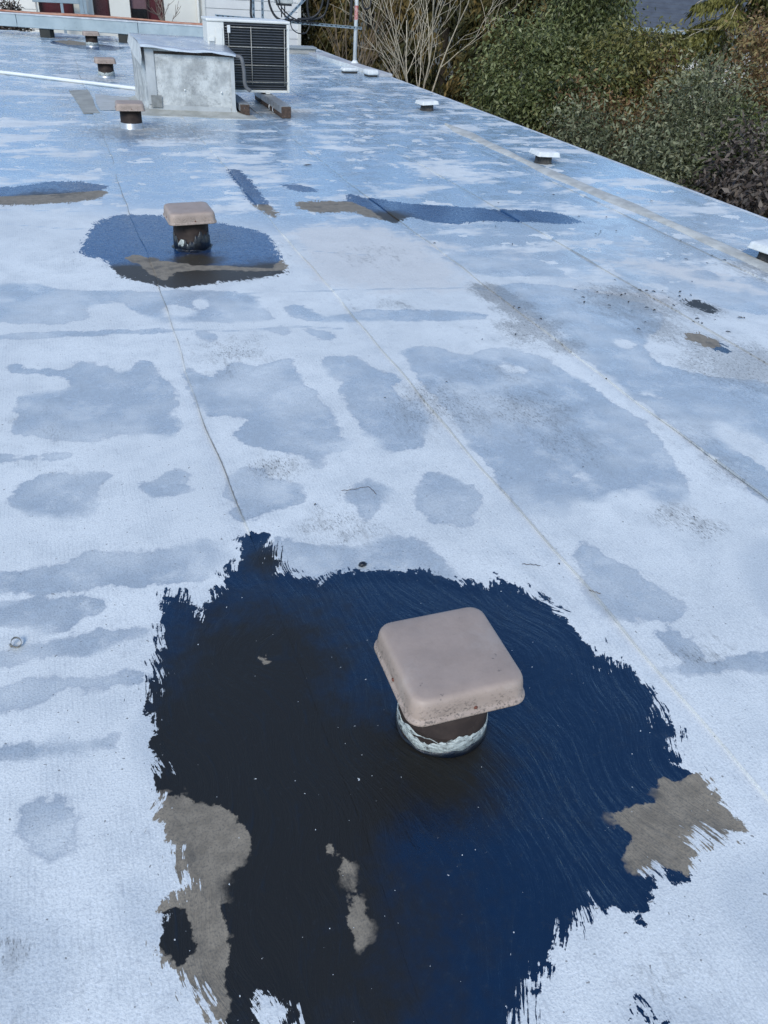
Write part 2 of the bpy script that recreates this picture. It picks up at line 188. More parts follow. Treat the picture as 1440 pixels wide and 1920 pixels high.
DIRT = [(0.59,2.6,0.12,1.0),(0.73,2.18,0.16,0.7),(1.71,4.24,0.2,0.5),(1.44,2.96,0.35,0.8),(1.86,2.81,0.3,0.8),(1.85,2.5,0.25,0.7),(1.9,3.21,0.3,0.5),(3.18,3.96,0.35,1.3),(3.57,3.79,0.16,1.4),(3.23,3.27,0.22,1.0),(3.27,2.97,0.4,1.3),(2.34,3.69,0.25,1.2),(3.1,3.53,0.25,1.0),(2.39,4.35,0.12,2.2),(2.4,4.21,0.12,2.2),(2.41,4.04,0.12,2.0),(2.41,3.88,0.12,1.8),(2.41,3.71,0.1,1.6),(2.41,3.45,0.12,1.5),(1.97,1.89,0.12,0.8),(2.02,1.82,0.1,0.9),(0.63,3.76,0.25,0.6),(0.57,3.58,0.2,0.5),(-0.21,3.21,0.35,0.35),(-0.3,0.79,0.2,0.35),(-0.33,0.96,0.05,0.8),(0.9,0.51,0.12,0.5),(1.89,5.16,0.35,0.45),(0.16,5.43,0.2,0.5),(2.47,2.4,0.2,0.5),(2.45,2.12,0.2,0.6),(0.73,9.71,0.55,1.3),(1.19,9.78,0.7,1.0),(0.46,9.81,0.4,0.9),(2.78,11.01,0.5,1.3),(2.45,11.42,0.6,1.2),(-0.24,2.82,0.2,0.3),(1.51,3.71,0.2,0.2),(1.13,2.25,0.1,0.2),(1.16,5.39,0.3,0.5),(0.03,5.45,0.2,0.4),(4.86,8.14,0.35,0.9),(4.86,11.56,0.4,0.6),(4.63,4.46,0.35,1.0),(0.76,14.03,0.5,0.8),(0.58,18.61,1.2,0.6),(5.3,15.46,0.5,0.6),(1.64,1.26,0.12,0.5),(1.53,1.26,0.08,0.6),(2.63,8.25,0.5,0.2)]
DUSTY = [(0.19,1.29,0.38,0.85),(0.29,1.59,0.3,0.7),(0.15,0.84,0.35,0.7),(0.1,1.35,0.22,1),(0.25,1.06,0.22,1.1),(0.41,1.17,0.2,0.9),(0.14,0.91,0.16,0.7),(0.32,0.67,0.2,0.5),(0.02,1.25,0.12,1),(0.2,1.51,0.2,0.7),(0.66,1.13,0.16,0.8),(1.12,4.89,0.2,1.3),(0.91,4.87,0.2,1.3),(0.71,4.88,0.2,1.3),(0.52,4.84,0.2,1.3),(0.37,4.92,0.2,1.3),(0.26,5.07,0.15,1.1),(0.7,5.23,0.16,0.8),(3.6,3.8,0.3,1.4),(2.31,6.03,0.22,1.1),(-0.14,6.82,0.3,1.0),(-0.02,0.9,0.1,1.1),(0.43,2.05,0.1,0.5),(0.2,0.72,0.2,0.5)]
STREAK = [[(-460,4746),(-125,4718),(245,4613),(692,4565),(1201,4544),(1732,4495),(2349,4402)],[(-457,4644),(-45,4598),(265,4522),(626,4541)],[(-443,4126),(-40,4126),(413,4090),(736,4008),(1057,4004),(1278,3927)],[(1483,5915),(2144,5871),(2280,5764)],[(-512,6639),(42,6528),(623,6506)],[(-502,6277),(-84,6085),(162,6025)],[(-545,7871),(332,7959),(1020,7826)],[(-577,9021),(311,9134),(1415,8697)],[(-600,9865),(254,10029)],[(1416,5352),(1893,5155)],[(2331,4366),(3035,4236),(3724,4037),(4192,3868)],[(3352,9319),(3791,8469),(4155,7422)],[(-386,2054),(-206,2020)]]
# ------------------------------------------------------------------ roof surface
def sdf(pts, polys):
    """signed distance in metres from every point to a union of polygons (negative inside)"""
    out = np.full(len(pts), 3.0)
    for poly in polys:
        p = np.array(poly, float)/1000.0
        lo, hi = p.min(0)-.35, p.max(0)+.35
        sel = np.nonzero(((pts > lo) & (pts < hi)).all(1))[0]
        if not len(sel): continue
        q = pts[sel]; d2 = np.full(len(q), 9.0); ins = np.zeros(len(q), bool)
        for a, b in zip(p, np.roll(p, -1, 0)):
            e = b-a; w = q-a; t = np.clip((w@e)/max(e@e, 1e-12), 0, 1)
            d2 = np.minimum(d2, ((w-t[:, None]*e)**2).sum(1))
            c = (a[1] > q[:, 1]) != (b[1] > q[:, 1])
            with np.errstate(divide='ignore', invalid='ignore'):
                xi = a[0]+(q[:, 1]-a[1])*(b[0]-a[0])/(b[1]-a[1])
            ins ^= c & (q[:, 0] < xi)
        d = np.sqrt(d2); d[ins] *= -1
        out[sel] = np.minimum(out[sel], d)
    return out
def blobs(pts, L):
    out = np.zeros(len(pts))
    for (dx, dy, dr, ds) in L: out = np.maximum(out, ds*np.exp(-((pts[:, 0]-dx)**2+(pts[:, 1]-dy)**2)/(dr*dr)))
    return out
def line_dist(pts, lines):
    out = np.full(len(pts), 3.0)
    for L in lines:
        p = np.array(L, float)/1000.0
        for a, b in zip(p[:-1], p[1:]):
            e = b-a; w = pts-a; t = np.clip((w@e)/max(e@e, 1e-12), 0, 1)
            out = np.minimum(out, np.sqrt(((w-t[:, None]*e)**2).sum(1)))
    return out

def roof_material():
    m, nt, b = new_mat('roof_coating')
    P = nd(nt, 'ShaderNodeNewGeometry').outputs['Position']
    big = NZ(nt, P, 1.1, 3, .55); mid = NZ(nt, P, 6.0, 4, .6); fine = NZ(nt, P, 190, 2, .6); med = NZ(nt, P, 45, 4, .65)
    ragged = NZ(nt, P, 20, 5, .65)
    warp = nd(nt, 'ShaderNodeTexNoise', {'Vector': P, 'Scale': 1.7, 'Detail': 1.0}).outputs['Color']
    warp = nd(nt, 'ShaderNodeVectorMath', {0: warp, 1: (.55, .0, 0)}, operation='MULTIPLY').outputs[0]
    PW = nd(nt, 'ShaderNodeVectorMath', {0: P, 1: warp}, operation='ADD').outputs[0]
    brush = NZ(nt, PW, 1.0, 4, .72, (85, 9, 1))
    d_dark, d_bare, d_wet, d_dry = ATT(nt, 'dark'), ATT(nt, 'bare'), ATT(nt, 'wet'), ATT(nt, 'dry')
    dirt, edge, streak = ATT(nt, 'dirt'), ATT(nt, 'edge'), ATT(nt, 'streak')
    sep = nd(nt, 'ShaderNodeSeparateXYZ', {0: P}).outputs; Y = sep[1]
    def off(n, amp): return MA(nt, 'MULTIPLY', MA(nt, 'SUBTRACT', n, .5), amp)
    def mul(*a):
        s = a[0]
        for x in a[1:]: s = MA(nt, 'MULTIPLY', s, x)
        return s
    def add(*a):
        s = a[0]
        for x in a[1:]: s = MA(nt, 'ADD', s, x)
        return s
    # black coat: brushed out along the sheets, bristle streaks fray its edge, more in some places than others
    fray = mul(SS(nt, mid, .36, .66, .02, .34), SS(nt, NZ(nt, P, 13, 2, .5), .35, .6, .25, 1.3))
    dd = add(d_dark, mul(MA(nt, 'SUBTRACT', brush, .5), fray), off(ragged, .13), off(med, .04))
    dark = SS(nt, dd, -.002, .003, 1, 0)
    fleck = SS(nt, NZ(nt, P, 88, 2, .5), .752, .765)
    dark = mul(dark, MA(nt, 'SUBTRACT', 1.0, fleck))
    db = add(d_bare, off(ragged, .05), off(med, .02))
    bare = SS(nt, db, -.002, SS(nt, mid, .5, .62, .003, .03), 1, 0)
    # damp film: crisp tide lines in places, drying away softly in others
    dw = add(d_wet, off(NZ(nt, P, 8, 5, .68), .15), off(med, .03))
    soft = SS(nt, NZ(nt, P, 2.7, 2, .5), .46, .70, .004, .05)
    wet = SS(nt, MA(nt, 'DIVIDE', dw, soft), -1, 1, 1, 0)
    film_n = NZ(nt, P, 1.0, 5, .68, (.95, 1.9, 1))
    drier = SS(nt, add(d_dry, off(ragged, .25), off(mid, .6)), -.12, .10, 1, 0)
    film = mul(SS(nt, add(film_n, off(med, .05)), .40, .50), SS(nt, add(Y, mul(sep[0], .75)), 6.2, 7.4), MA(nt, 'SUBTRACT', 1.0, drier))
    holes = SS(nt, NZ(nt, P, 3.2, 4, .6), .60, .615)
    film = mul(film, MA(nt, 'SUBTRACT', 1.0, holes))
    sl = SS(nt, add(streak, off(mid, .035)), .008, .02, 1, 0)
    wet = mul(wet, SS(nt, add(mid, off(med, .35)),   .28, .50, .55, 1.0), SS(nt, NZ(nt, P, 1.9, 3, .6), .36, .60, .45, 1.0))
    faint = mul(SS(nt, add(ATT(nt, 'faint'), off(mid, .12)), -.05, .03, 1, 0), .35)
    wet = MA(nt, 'MAXIMUM', MA(nt, 'MAXIMUM', wet, MA(nt, 'MAXIMUM', film, faint)), mul(sl, .6))
    # white coat
    white = MIX(nt, SS(nt, big, .35, .68), (.735, .745, .725), (.63, .645, .635))
    white = MIX(nt, mul(SS(nt, mid, .42, .70), .55), white, (.55, .575, .58))
    white = MIX(nt, mul(drier, .7), white, (.58, .56, .535))
    white = MIX(nt, mul(SS(nt, fine, .46, .70), .42), white, (.38, .395, .42))
    white = MIX(nt, mul(SS(nt, med, .56, .70), .30), white, (.42, .43, .45))
    white = MIX(nt, mul(SS(nt, fine, .30, .42, 1, 0), .5), white, (.84, .85, .86))
    wet_sky_col = MIX(nt, SS(nt, Y, 4.8, 7.5), MIX(nt, SS(nt, fine, .40, .66), (.385, .425, .46), (.295, .33, .36)), MIX(nt, SS(nt, fine, .40, .66), (.31, .445, .575), (.25, .36, .48)))  # far damp film bluer: sky sheen mixed into its base colour
    rib = MA(nt, 'SINE', mul(sep[0], 470.0)); rib = mul(SS(nt, add(rib, off(med, 2.2)), .45, 1.0), SS(nt, mid, .40, .58), .20)
    white = MIX(nt, rib, white, (.36, .38, .40))
    wet_sky_col = MIX(nt, mul(SS(nt, med, .45, .68), .45), wet_sky_col, (.45, .51, .56))
    vcell = nd(nt, 'ShaderNodeVectorMath', {0: P, 1: nd(nt, 'ShaderNodeTexNoise', {'Vector': P, 'Scale': 6.0, 'Detail': 3.0}).outputs['Color']}, operation='ADD').outputs[0]
    cell = nd(nt, 'ShaderNodeTexVoronoi', {'Vector': vcell, 'Scale': 4.2}, feature='DISTANCE_TO_EDGE').outputs['Distance']
    tide = mul(SS(nt, cell, .003, .018, 1, 0), SS(nt, big, .48, .60))
    wet_sky_col = MIX(nt, mul(tide, .5), wet_sky_col, (.60, .63, .66))
    rim = mul(SS(nt, MA(nt, 'ABSOLUTE', dw), .0, .014, 1, 0), SS(nt, soft, .01, .03, .30, 0))
    col = MIX(nt, wet, white, wet_sky_col)
    col = MIX(nt, rim, col, (.28, .31, .36))
    # grime: fine dark specks gathered where water stood, soft brown bloom under them
    sp = mul(SS(nt, NZ(nt, P, 1.0, 4, .72, (150, 45, 1)), .53, .61), SS(nt, add(dirt, off(mid, 1.2)), .2, .85))
    grain = NZ(nt, P, 1.0, 4, .7, (26, 7, 1))
    bloom = mul(SS(nt, add(dirt, off(grain, 2.6), off(med, 1.2), off(mid, .6)), .35, 1.2), SS(nt, Y, 3.0, 5.0, .34, .62))
    lone = SS(nt, NZ(nt, P, 80, 1, .5), .765, .775)
    col = MIX(nt, bloom, col, (.145, .142, .135)); col = MIX(nt, mul(sp, .8), col, (.09, .085, .075))
    col = MIX(nt, mul(lone, .75), col, (.13, .12, .11))
    # lap joint: a broken thin crack with grime alongside
    crack = mul(ATT(nt, 'crackamt'), SS(nt, add(edge, off(med, .008)), .0015, .006, 1, 0), SS(nt, big, .40, .54, .25, 1))
    stain = mul(SS(nt, add(edge, off(mid, .06)), .0, .022, 1, 0), SS(nt, film_n, .44, .60, 0, .14))
    col = MIX(nt, stain, col, (.33, .31, .275)); col = MIX(nt, crack, col, (.10, .097, .093))
    # black coat, dusty in places, and the grey-brown felt where it has worn off
    swirl = NZ(nt, PW, 1.0, 4, .72, (42, 7, 1), .5)
    dust = SS(nt, add(ATT(nt, 'dusty'), off(mid, .5), off(ragged, .5)), .0, .6)
    sky_navy = MIX(nt, SS(nt, Y, 3.0, 4.5), (.0018, .0105, .033), (.003, .034, .115))  # reflected sky blue painted into the coat, stronger on the far patches
    black = MIX(nt, dust, sky_navy, MIX(nt, SS(nt, Y, 3.0, 4.5), (.0185, .0165, .0135), (.042, .034, .024)))
    black = MIX(nt, mul(SS(nt, swirl, .54, .72), .35), black, (.012, .020, .034))
    black = MIX(nt, mul(SS(nt, med, .60, .70), .35), black, (.026, .028, .03))
    felt = MIX(nt, SS(nt, ragged, .36, .66), (.27, .225, .168), (.195, .162, .121))
    felt = MIX(nt, mul(SS(nt, fine, .45, .7), .5), felt, (.10, .092, .08))
    felt = MIX(nt, mul(SS(nt, brush, .60, .70), .4), felt, (.08, .072, .062))
    felt = MIX(nt, mul(SS(nt, mid, .55, .66), .55), felt, (.07, .064, .056))
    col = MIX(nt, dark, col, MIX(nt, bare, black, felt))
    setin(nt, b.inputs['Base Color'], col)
    r_white = MIXF(nt, wet, .60, SS(nt, mid, .38, .66, .17, .40))
    r_white = MIXF(nt, MA(nt, 'MAXIMUM', bloom, drier), r_white, .75)
    r_black = MIXF(nt, dust, SS(nt, med, .35, .68, .17, .30), .46)
    setin(nt, b.inputs['Roughness'], MIXF(nt, dark, r_white, MIXF(nt, bare, r_black, .62)))
    setin(nt, b.inputs['Specular IOR Level'], MIXF(nt, dark, .6, MIXF(nt, bare, MIXF(nt, dust, 1.0, .3), .3)))
    setin(nt, b.inputs['Specular Tint'], MIX(nt, dark, (1, 1, 1), (.5, .78, 1)))
    setin(nt, b.inputs['Coat Weight'], MIXF(nt, dark, MIXF(nt, wet, .12, .7), mul(MA(nt, 'SUBTRACT', 1.0, bare), MA(nt, 'SUBTRACT', .08, mul(dust, .07)))))
    setin(nt, b.inputs['Coat Roughness'], MIXF(nt, dark, SS(nt, mid, .4, .65, .22, .36), .3)); b.inputs['Coat IOR'].default_value = 1.5
    # relief (kept to cheap terms: the sheet's own attribute says where the brushed coat lies)
    on = SS(nt, d_dark, -.03, .03, 1, 0)
    h = add(mul(fine, MIXF(nt, on, 1.0, SS(nt, Y, 2.0, 4.5, .35, .05))), mul(mid, 1.4), mul(swirl, MIXF(nt, on, .12, SS(nt, Y, 2.0, 4.5, 3.2, .5))), mul(med, MIXF(nt, on, .5, .12)))
    setin(nt, b.inputs['Normal'], BUMP(nt, h, .0022, .6))
    return m
ROOF = roof_material()

slab = MB()
slab.add([(-9,-6,-.03),(5.74,-6,-.03),(5.74,20.3,-.03),(-9,24.2,-.03),(-9,-6,-6.2),(5.62,-6,-6.2),(5.62,20.2,-6.2),(-9,24.1,-6.2)],
         [(0,1,2,3),(7,6,5,4),(4,5,1,0),(5,6,2,1),(6,7,3,2),(7,4,0,3)])
flat_roof = slab.build('flat_roof', surface('stucco_wall', (.5, .47, .42), rough=.8, bump=.4))
flat_roof['kind'] = 'structure'; flat_roof['label'] = 'flat building roof with worn white coating under the camera'

def far_y(x): return 20.3 + (5.74-x)*(3.9/14.74)
seam_x = [-4.6, -3.6, -2.6, -1.6, -.6, .40, 1.40, 2.40, 3.40, 4.45]
ends = seam_x[1:] + [5.74]
ph = rng.uniform(0, 6.28, 40)
def wob(y, k):       # uneven cut edge of each sheet
    return (2.2 if k == 5 else 1.0)*.006*np.sin(y*1.7+ph[k])+.004*np.sin(y*4.3+ph[k+10])+.003*np.sin(y*11+ph[k+20])
for i, (xa, xb) in enumerate(zip(seam_x, ends)):
    vis = xb > -1.7
    ys = [-6.0, -3.0, 0.0] if vis else [-6.0, 0.0]
    y = ys[-1]; ymax = far_y(xb)-.02
    while y < ymax:
        y += max(.014, .0075*y) if vis else 1.0
        ys.append(min(y, ymax))
    ys = np.array(ys); lap = 0.0 if i == len(ends)-1 else .07
    nx = 46 if vis else 8
    us = np.concatenate([[0, .0, .004], np.linspace(.02, (xb-xa)+lap, nx)])
    X = xa + us[None, :] + wob(ys, i)[:, None]*np.exp(-us[None, :]/.2) + np.zeros((len(ys), 1))
    if i == len(ends)-1: X[:, -1] = xb
    Yg = np.repeat(ys[:, None], len(us), 1)
    z = .0026*(1-np.clip((us-.075)/.12, 0, 1)) if i else np.zeros_like(us)
    Z = z[None, :] + .0025*np.sin(Yg*1.3+X*2.1+ph[i])*np.sin(X*3.1+ph[i+3])*(np.clip((us-.1)/.3, 0, 1))[None, :]
    Z = Z - .0045*np.clip((us-(xb-xa)+.06)/.06, 0, 1)[None, :] + .0045
    ripple = np.exp(-us/.05)[None, :]*(.0035*np.clip(np.sin(Yg*2.3+ph[i+6])*np.sin(Yg*7.1+ph[i]), 0, 1))
    Z = Z + ripple
    dk = sdf(np.stack([X, Yg], -1).reshape(-1, 2), DARK[:1]).reshape(X.shape); Z = Z*(1-np.clip(-dk/.05, 0, 1))+.0008*np.clip(-dk/.05, 0, 1)*(us[None, :] < .07)
    Z[:, 0] = np.where(dk[:, 1] < -.02, Z[:, 1], .0)
    nxv = len(us); nyv = len(ys)
    verts = np.stack([X, Yg, Z], -1).reshape(-1, 3)
    I = np.arange(nyv*nxv).reshape(nyv, nxv)
    quads = np.stack([I[:-1, :-1], I[:-1, 1:], I[1:, 1:], I[1:, :-1]], -1).reshape(-1, 4)
    me = bpy.data.meshes.new('membrane_sheet')
    me.vertices.add(len(verts)); me.vertices.foreach_set('co', verts.ravel())
    me.loops.add(quads.size); me.loops.foreach_set('vertex_index', quads.ravel())
    me.polygons.add(len(quads)); me.polygons.foreach_set('loop_start', np.arange(0, quads.size, 4))
    me.update(calc_edges=True); me.polygons.foreach_set('use_smooth', np.ones(len(quads), bool))
    pts = verts[:, :2]
    bare_d = np.maximum(sdf(pts, BARE), -sdf(pts, BLACK_ISLAND))
    wet_d = np.maximum(sdf(pts, WET), -sdf(pts, DRY_ISLAND))
    dirt_v = blobs(pts, DIRT)
    edge_v = np.tile(us, nyv)
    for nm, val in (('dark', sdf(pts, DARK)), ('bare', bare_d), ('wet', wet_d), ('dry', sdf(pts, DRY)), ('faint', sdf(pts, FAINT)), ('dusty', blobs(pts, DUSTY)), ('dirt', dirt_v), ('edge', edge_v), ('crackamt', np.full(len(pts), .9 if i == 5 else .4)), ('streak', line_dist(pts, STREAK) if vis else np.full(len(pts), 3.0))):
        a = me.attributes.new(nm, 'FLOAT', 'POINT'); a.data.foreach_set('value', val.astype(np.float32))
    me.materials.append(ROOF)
    link(bpy.data.objects.new('membrane_sheet', me), flat_roof)

# edge trim along the drop and the far end
TRIM = surface('edge_metal', (.55, .57, .60), rough=.45, scale=6, speck=.5, metal=.0)
t = MB()
for k in range(9):
    y0_, y1_ = -6+k*2.93, -6+(k+1)*2.93-.006
    t.box((5.735, y0_, -.14), (5.765, min(y1_, 20.3), .006))
t.build('edge_trim', TRIM, flat_roof, bevel=.003)

# gritty cap strip humped along the roof, uneven in width and height
STRIP = surface('mineral_felt', (.52, .515, .48), (.36, .36, .34), rough=.85, scale=7, speck=.7, speck_scale=140, bump=.8, bump_scale=260, bump_dist=.002)
def hump(name, path, widths, hmax, mat, n=10):
    b = MB(); rows = []
    for (x, y), w in zip(path, widths):
        rows.append([(x+w*(k/n-.5), y+.01*math.sin(9*k+y), .004+hmax*math.sin(math.pi*min(max(k/n, 0), 1))**.6) for k in range(n+1)])
    v = [p for r in rows for p in r]; m = n+1
    f = [(i*m+k, i*m+k+1, (i+1)*m+k+1, (i+1)*m+k) for i in range(len(rows)-1) for k in range(n)]
    b.add(v, f, True); return b.build(name, mat, flat_roof)
ysr = np.arange(-2, 10.35, .1)
hump('cap_strip', [(4.68+.03*math.sin(y*1.4)+.025*math.sin(y*.55+1)-.02*(y > 8.5)*(y-8.5), y) for y in ysr],
     [max(.02, (.185+.05*math.sin(y*2.1)+.03*math.sin(y*5.3))*min(1, (10.4-y)/.7)) for y in ysr], .022, STRIP)

# loose grey felt patches laid on the roof by the hatch
def slabpoly(name, pts, z0_, th, mat, parent, bevel=0.0):
    n = len(pts); v = [(x, y, z0_) for x, y in pts] + [(x, y, z0_+th) for x, y in pts]
    f = [tuple(range(n-1, -1, -1)), tuple(range(n, 2*n))] + [(k, (k+1) % n, n+(k+1) % n, n+k) for k in range(n)]
    return MB().add(v, f).build(name, mat, parent, bevel=bevel)
FELT = surface('grey_felt', (.34, .34, .31), (.26, .26, .24), rough=.85, scale=6, speck=.5, speck_scale=120, bump=.6, bump_scale=200)
slabpoly('felt_patch', [(.18,12.75),(.30,12.83),(.43,12.88),(.45,12.1),(.44,11.4),(.465,10.98),(.37,10.93),(.28,10.9),(.25,11.6),(.22,12.2)], .008, .006, FELT, flat_roof)
slabpoly('felt_patch', [(.50,12.5),(.75,12.3),(.97,12.2),(.93,11.6),(.88,11.32),(.7,11.2),(.485,11.18),(.47,11.8)], .009, .005, surface('pale_felt', (.44,.45,.45), (.36,.37,.36), rough=.8, scale=5, speck=.5), flat_roof)
# ------------------------------------------------------------------ brown roof vents
def cap_material(name, base, grime):
    m, nt, b = new_mat(name)
    P = nd(nt, 'ShaderNodeTexCoord').outputs['Object']
    n1 = NZ(nt, P, 9, 5, .6); n2 = NZ(nt, P, 170, 5, .7); n3 = NZ(nt, P, 26, 5, .65)
    z = nd(nt, 'ShaderNodeSeparateXYZ', {0: P}).outputs[2]
    c = MIX(nt, SS(nt, n1, .35, .7), base, tuple(x*.84 for x in base))
    low = SS(nt, z, .20, .256, 1, 0)
    f = MA(nt, 'MULTIPLY', MA(nt, 'MULTIPLY', SS(nt, n2, .50, .60), SS(nt, n3, .38, .56)), MA(nt, 'ADD', MA(nt, 'MULTIPLY', low, .75), .05))
    c = MIX(nt, f, c, grime)
    c = MIX(nt, MA(nt, 'MULTIPLY', MA(nt, 'MULTIPLY', SS(nt, n3, .54, .68), low), .6), c, tuple(.5*x+.5*g for x, g in zip(base, grime)))
    chalk = NZ(nt, P, 5, 5, .7); c = MIX(nt, MA(nt, 'MULTIPLY', SS(nt, chalk, .46, .66), .30), c, (.47, .41, .37))
    scuff = MA(nt, 'MULTIPLY', SS(nt, NZ(nt, P, 30, 4, .65), .66, .70), .7); c = MIX(nt, scuff, c, (.12, .10, .09))
    setin(nt, b.inputs['Base Color'], c)
    setin(nt, b.inputs['Roughness'], SS(nt, n3, .3, .7, .48, .68))
    setin(nt, b.inputs['Normal'], BUMP(nt, MA(nt, 'ADD', NZ(nt, P, 11, 3), MA(nt, 'MULTIPLY', n2, .12)), .006, .45))
    return m
CAP = cap_material('tan_enamel', (.365, .28, .232), (.05, .042, .034))
PIPE = surface('brown_enamel', (.036, .024, .020), (.026, .018, .016), rough=.68, scale=16, speck=.15, speck_col=(.2, .18, .16), bump=.15, spec=.25)
RUST = surface('rust', (.16, .05, .03), (.09, .03, .02), rough=.8, scale=200)
ZINC = surface('galvanised', (.46, .48, .50), (.34, .36, .38), rough=.42, scale=22, speck=.5, metal=.55, bump=.1)
SEAL = surface('flaking_white_sealant', (.50, .54, .52), (.22, .24, .235), rough=.6, scale=60, speck=.9, speck_scale=60, speck_col=(.03, .03, .03), bump=1.0, bump_scale=90, bump_dist=.004, stretch=(1, 1, 3), thr=.52)
TAR = surface('roof_tar', (.004, .008, .018), (.010, .011, .014), rough=.32, scale=20, bump=.8, bump_scale=60, bump_dist=.004, stretch=(1, 1, 1))

def cap_mesh():
    b = MB(); rings = [rrect(.262, .03, .200), rrect(.262, .03, .187), rrect(.2885, .038, .1865), rrect(.291, .039, .190), rrect(.289, .038, .1955), rrect(.280, .036, .1985),
         rrect(.278, .034, .206), rrect(.2745, .034, .230), rrect(.2715, .034, .242), rrect(.266, .034, .2500), rrect(.257, .033, .2548), rrect(.243, .03, .2572), rrect(.20, .025, .2583), rrect(.08, .01, .2586)]
    b.loft(rings); me = b.mesh('cap'); me.materials.append(CAP); return me
CAP_ME = cap_mesh()
def pipe_mesh():
    b = MB(); r = .1165
    b.loft([circle(r, -.01, 40), circle(r, .062, 40), circle(r, .064, 40), circle(r-.002, .066, 40), circle(r-.002, .20, 40)], close_bot=False, close_top=True); me = b.mesh('pipe'); me.materials.append(PIPE); return me
PIPE_ME = pipe_mesh()
def ragged_band(parent, name, mat, r, zlo, zhi, amp_lo, amp_hi, seed, th=.0035, n=120):
    q = np.random.default_rng(seed); ks = np.arange(n)/n*2*math.pi
    def nz(amp, top):
        s = np.zeros(n)
        for f in (2, 3, 5, 8, 13, 21, 34):
            s += q.normal()*np.cos(f*ks+q.uniform(0, 6.28))/f**.65
        return s/np.abs(s).max()*amp
    lo = zlo+nz(amp_lo, 0); hi = zhi+nz(amp_hi, 1); hi = np.maximum(hi, lo+.003); b = MB()
    mk = lambda rr, zz: [(rr*math.cos(a), rr*math.sin(a), z) for a, z in zip(ks, zz)]
    b.loft([mk(r, lo), mk(r+th, lo+.002), mk(r+th*.9, (lo+hi)/2), mk(r+th*.7, hi-.0015), mk(r, hi)], close_bot=False, close_top=False)
    return b.build(name, mat, parent)
def rivet(parent, loc, ax):
    b = MB(); ax = Vector(ax); q = ax.to_track_quat('Z', 'Y').to_matrix()
    rings = [[tuple(q @ Vector(p)) for p in circle(r, z, 10)] for r, z in ((.0045, -.002), (.0045, .001), (.003, .0025), (.0005, .003))]
    b.loft(rings); return b.build('rivet', RUST, parent, loc)
def vent(loc, rz, label, style, seed, scale=1.0):
    t = thing('roof_vent', label, 'vent', (*loc, 0.006), rz, 'tan capped vents in a line along the roof'); t.scale = (scale,)*3
    link(bpy.data.objects.new('pipe', PIPE_ME), t)
    c = link(bpy.data.objects.new('cap', CAP_ME), t); c.rotation_euler = (R(random.uniform(-1.2, 1.2)), R(random.uniform(-1.2, 1.2)), 0); c.scale = (1.075, 1.075, 1.0)
    for a in (0, math.pi/2, math.pi, -math.pi/2):
        d = Vector((math.cos(a), math.sin(a), 0)); rivet(c, d*.1395+Vector((-d.y, d.x, 0))*.01+Vector((0, 0, .207)), d)
    if style == 'painted':
        ragged_band(t, 'sealant_band', SEAL, .1168, .014, .046, .012, .026, seed)
        ragged_band(t, 'sealant_drip', SEAL, .1172, .04, .046, .024, .016, seed+5, .002)
    elif style == 'tarred':
        ragged_band(t, 'tar_smear', TAR, .1168, .0, .085, .004, .05, seed, .006)
        ragged_band(t, 'sealant_band', SEAL, .119, .03, .05, .02, .028, seed+3, .003)
    else:
        b = MB(); b.loft([circle(.125, -.005, 40), circle(.1225, .012, 40), circle(.1195, .014, 40), circle(.1195, .055, 40), circle(.1175, .057, 40)], close_bot=False, close_top=False); b.build('base_collar', ZINC, t)
        if style == 'flaked': ragged_band(t, 'sealant_band', SEAL, .12, .025, .075, .005, .012, seed, .002)
    if style == 'painted': ragged_band(t, 'tar_smear', TAR, .1168, -.004, .012, .001, .012, seed+7, .006)
    if style == 'tarred':      # trowelled tar fillet where the pipe meets the roof
        n = 64; q = np.random.default_rng(seed+9); rr = .134+.012*np.array([math.sin(3*k/n*6.28+1)+math.sin(7*k/n*6.28) for k in range(n)])*.5
        b = MB(); ring = lambda f, z: [((.1165+(rr[k]-.1165)*f)*math.cos(6.2832*k/n), (.1165+(rr[k]-.1165)*f)*math.sin(6.2832*k/n), z) for k in range(n)]
        b.loft([ring(1.25, -.004), ring(.8, .003), ring(.4, .009), ring(.1, .018), ring(0, .026)], close_bot=False, close_top=False); b.build('tar_fillet', TAR, t)
    return t
vent((.717, 1.25), R(-1.5), 'tan capped roof vent in the big black patch, nearest the camera', 'painted', 3)
vent((.72, 5.53), R(2), 'tan capped roof vent with tar smeared pipe in the smaller blue black patch', 'tarred', 11)
vent((.748, 10.02), R(-2), 'tan capped roof vent with metal collar just in front of the grey hatch box', 'plain', 21)
vent((.78, 14.33), R(1), 'tan capped roof vent beyond the white pipe, left of the hatch box', 'flaked', 31)
vent((.83, 18.92), R(3), 'farthest tan capped roof vent, just in front of the long metal duct', 'flaked', 41)

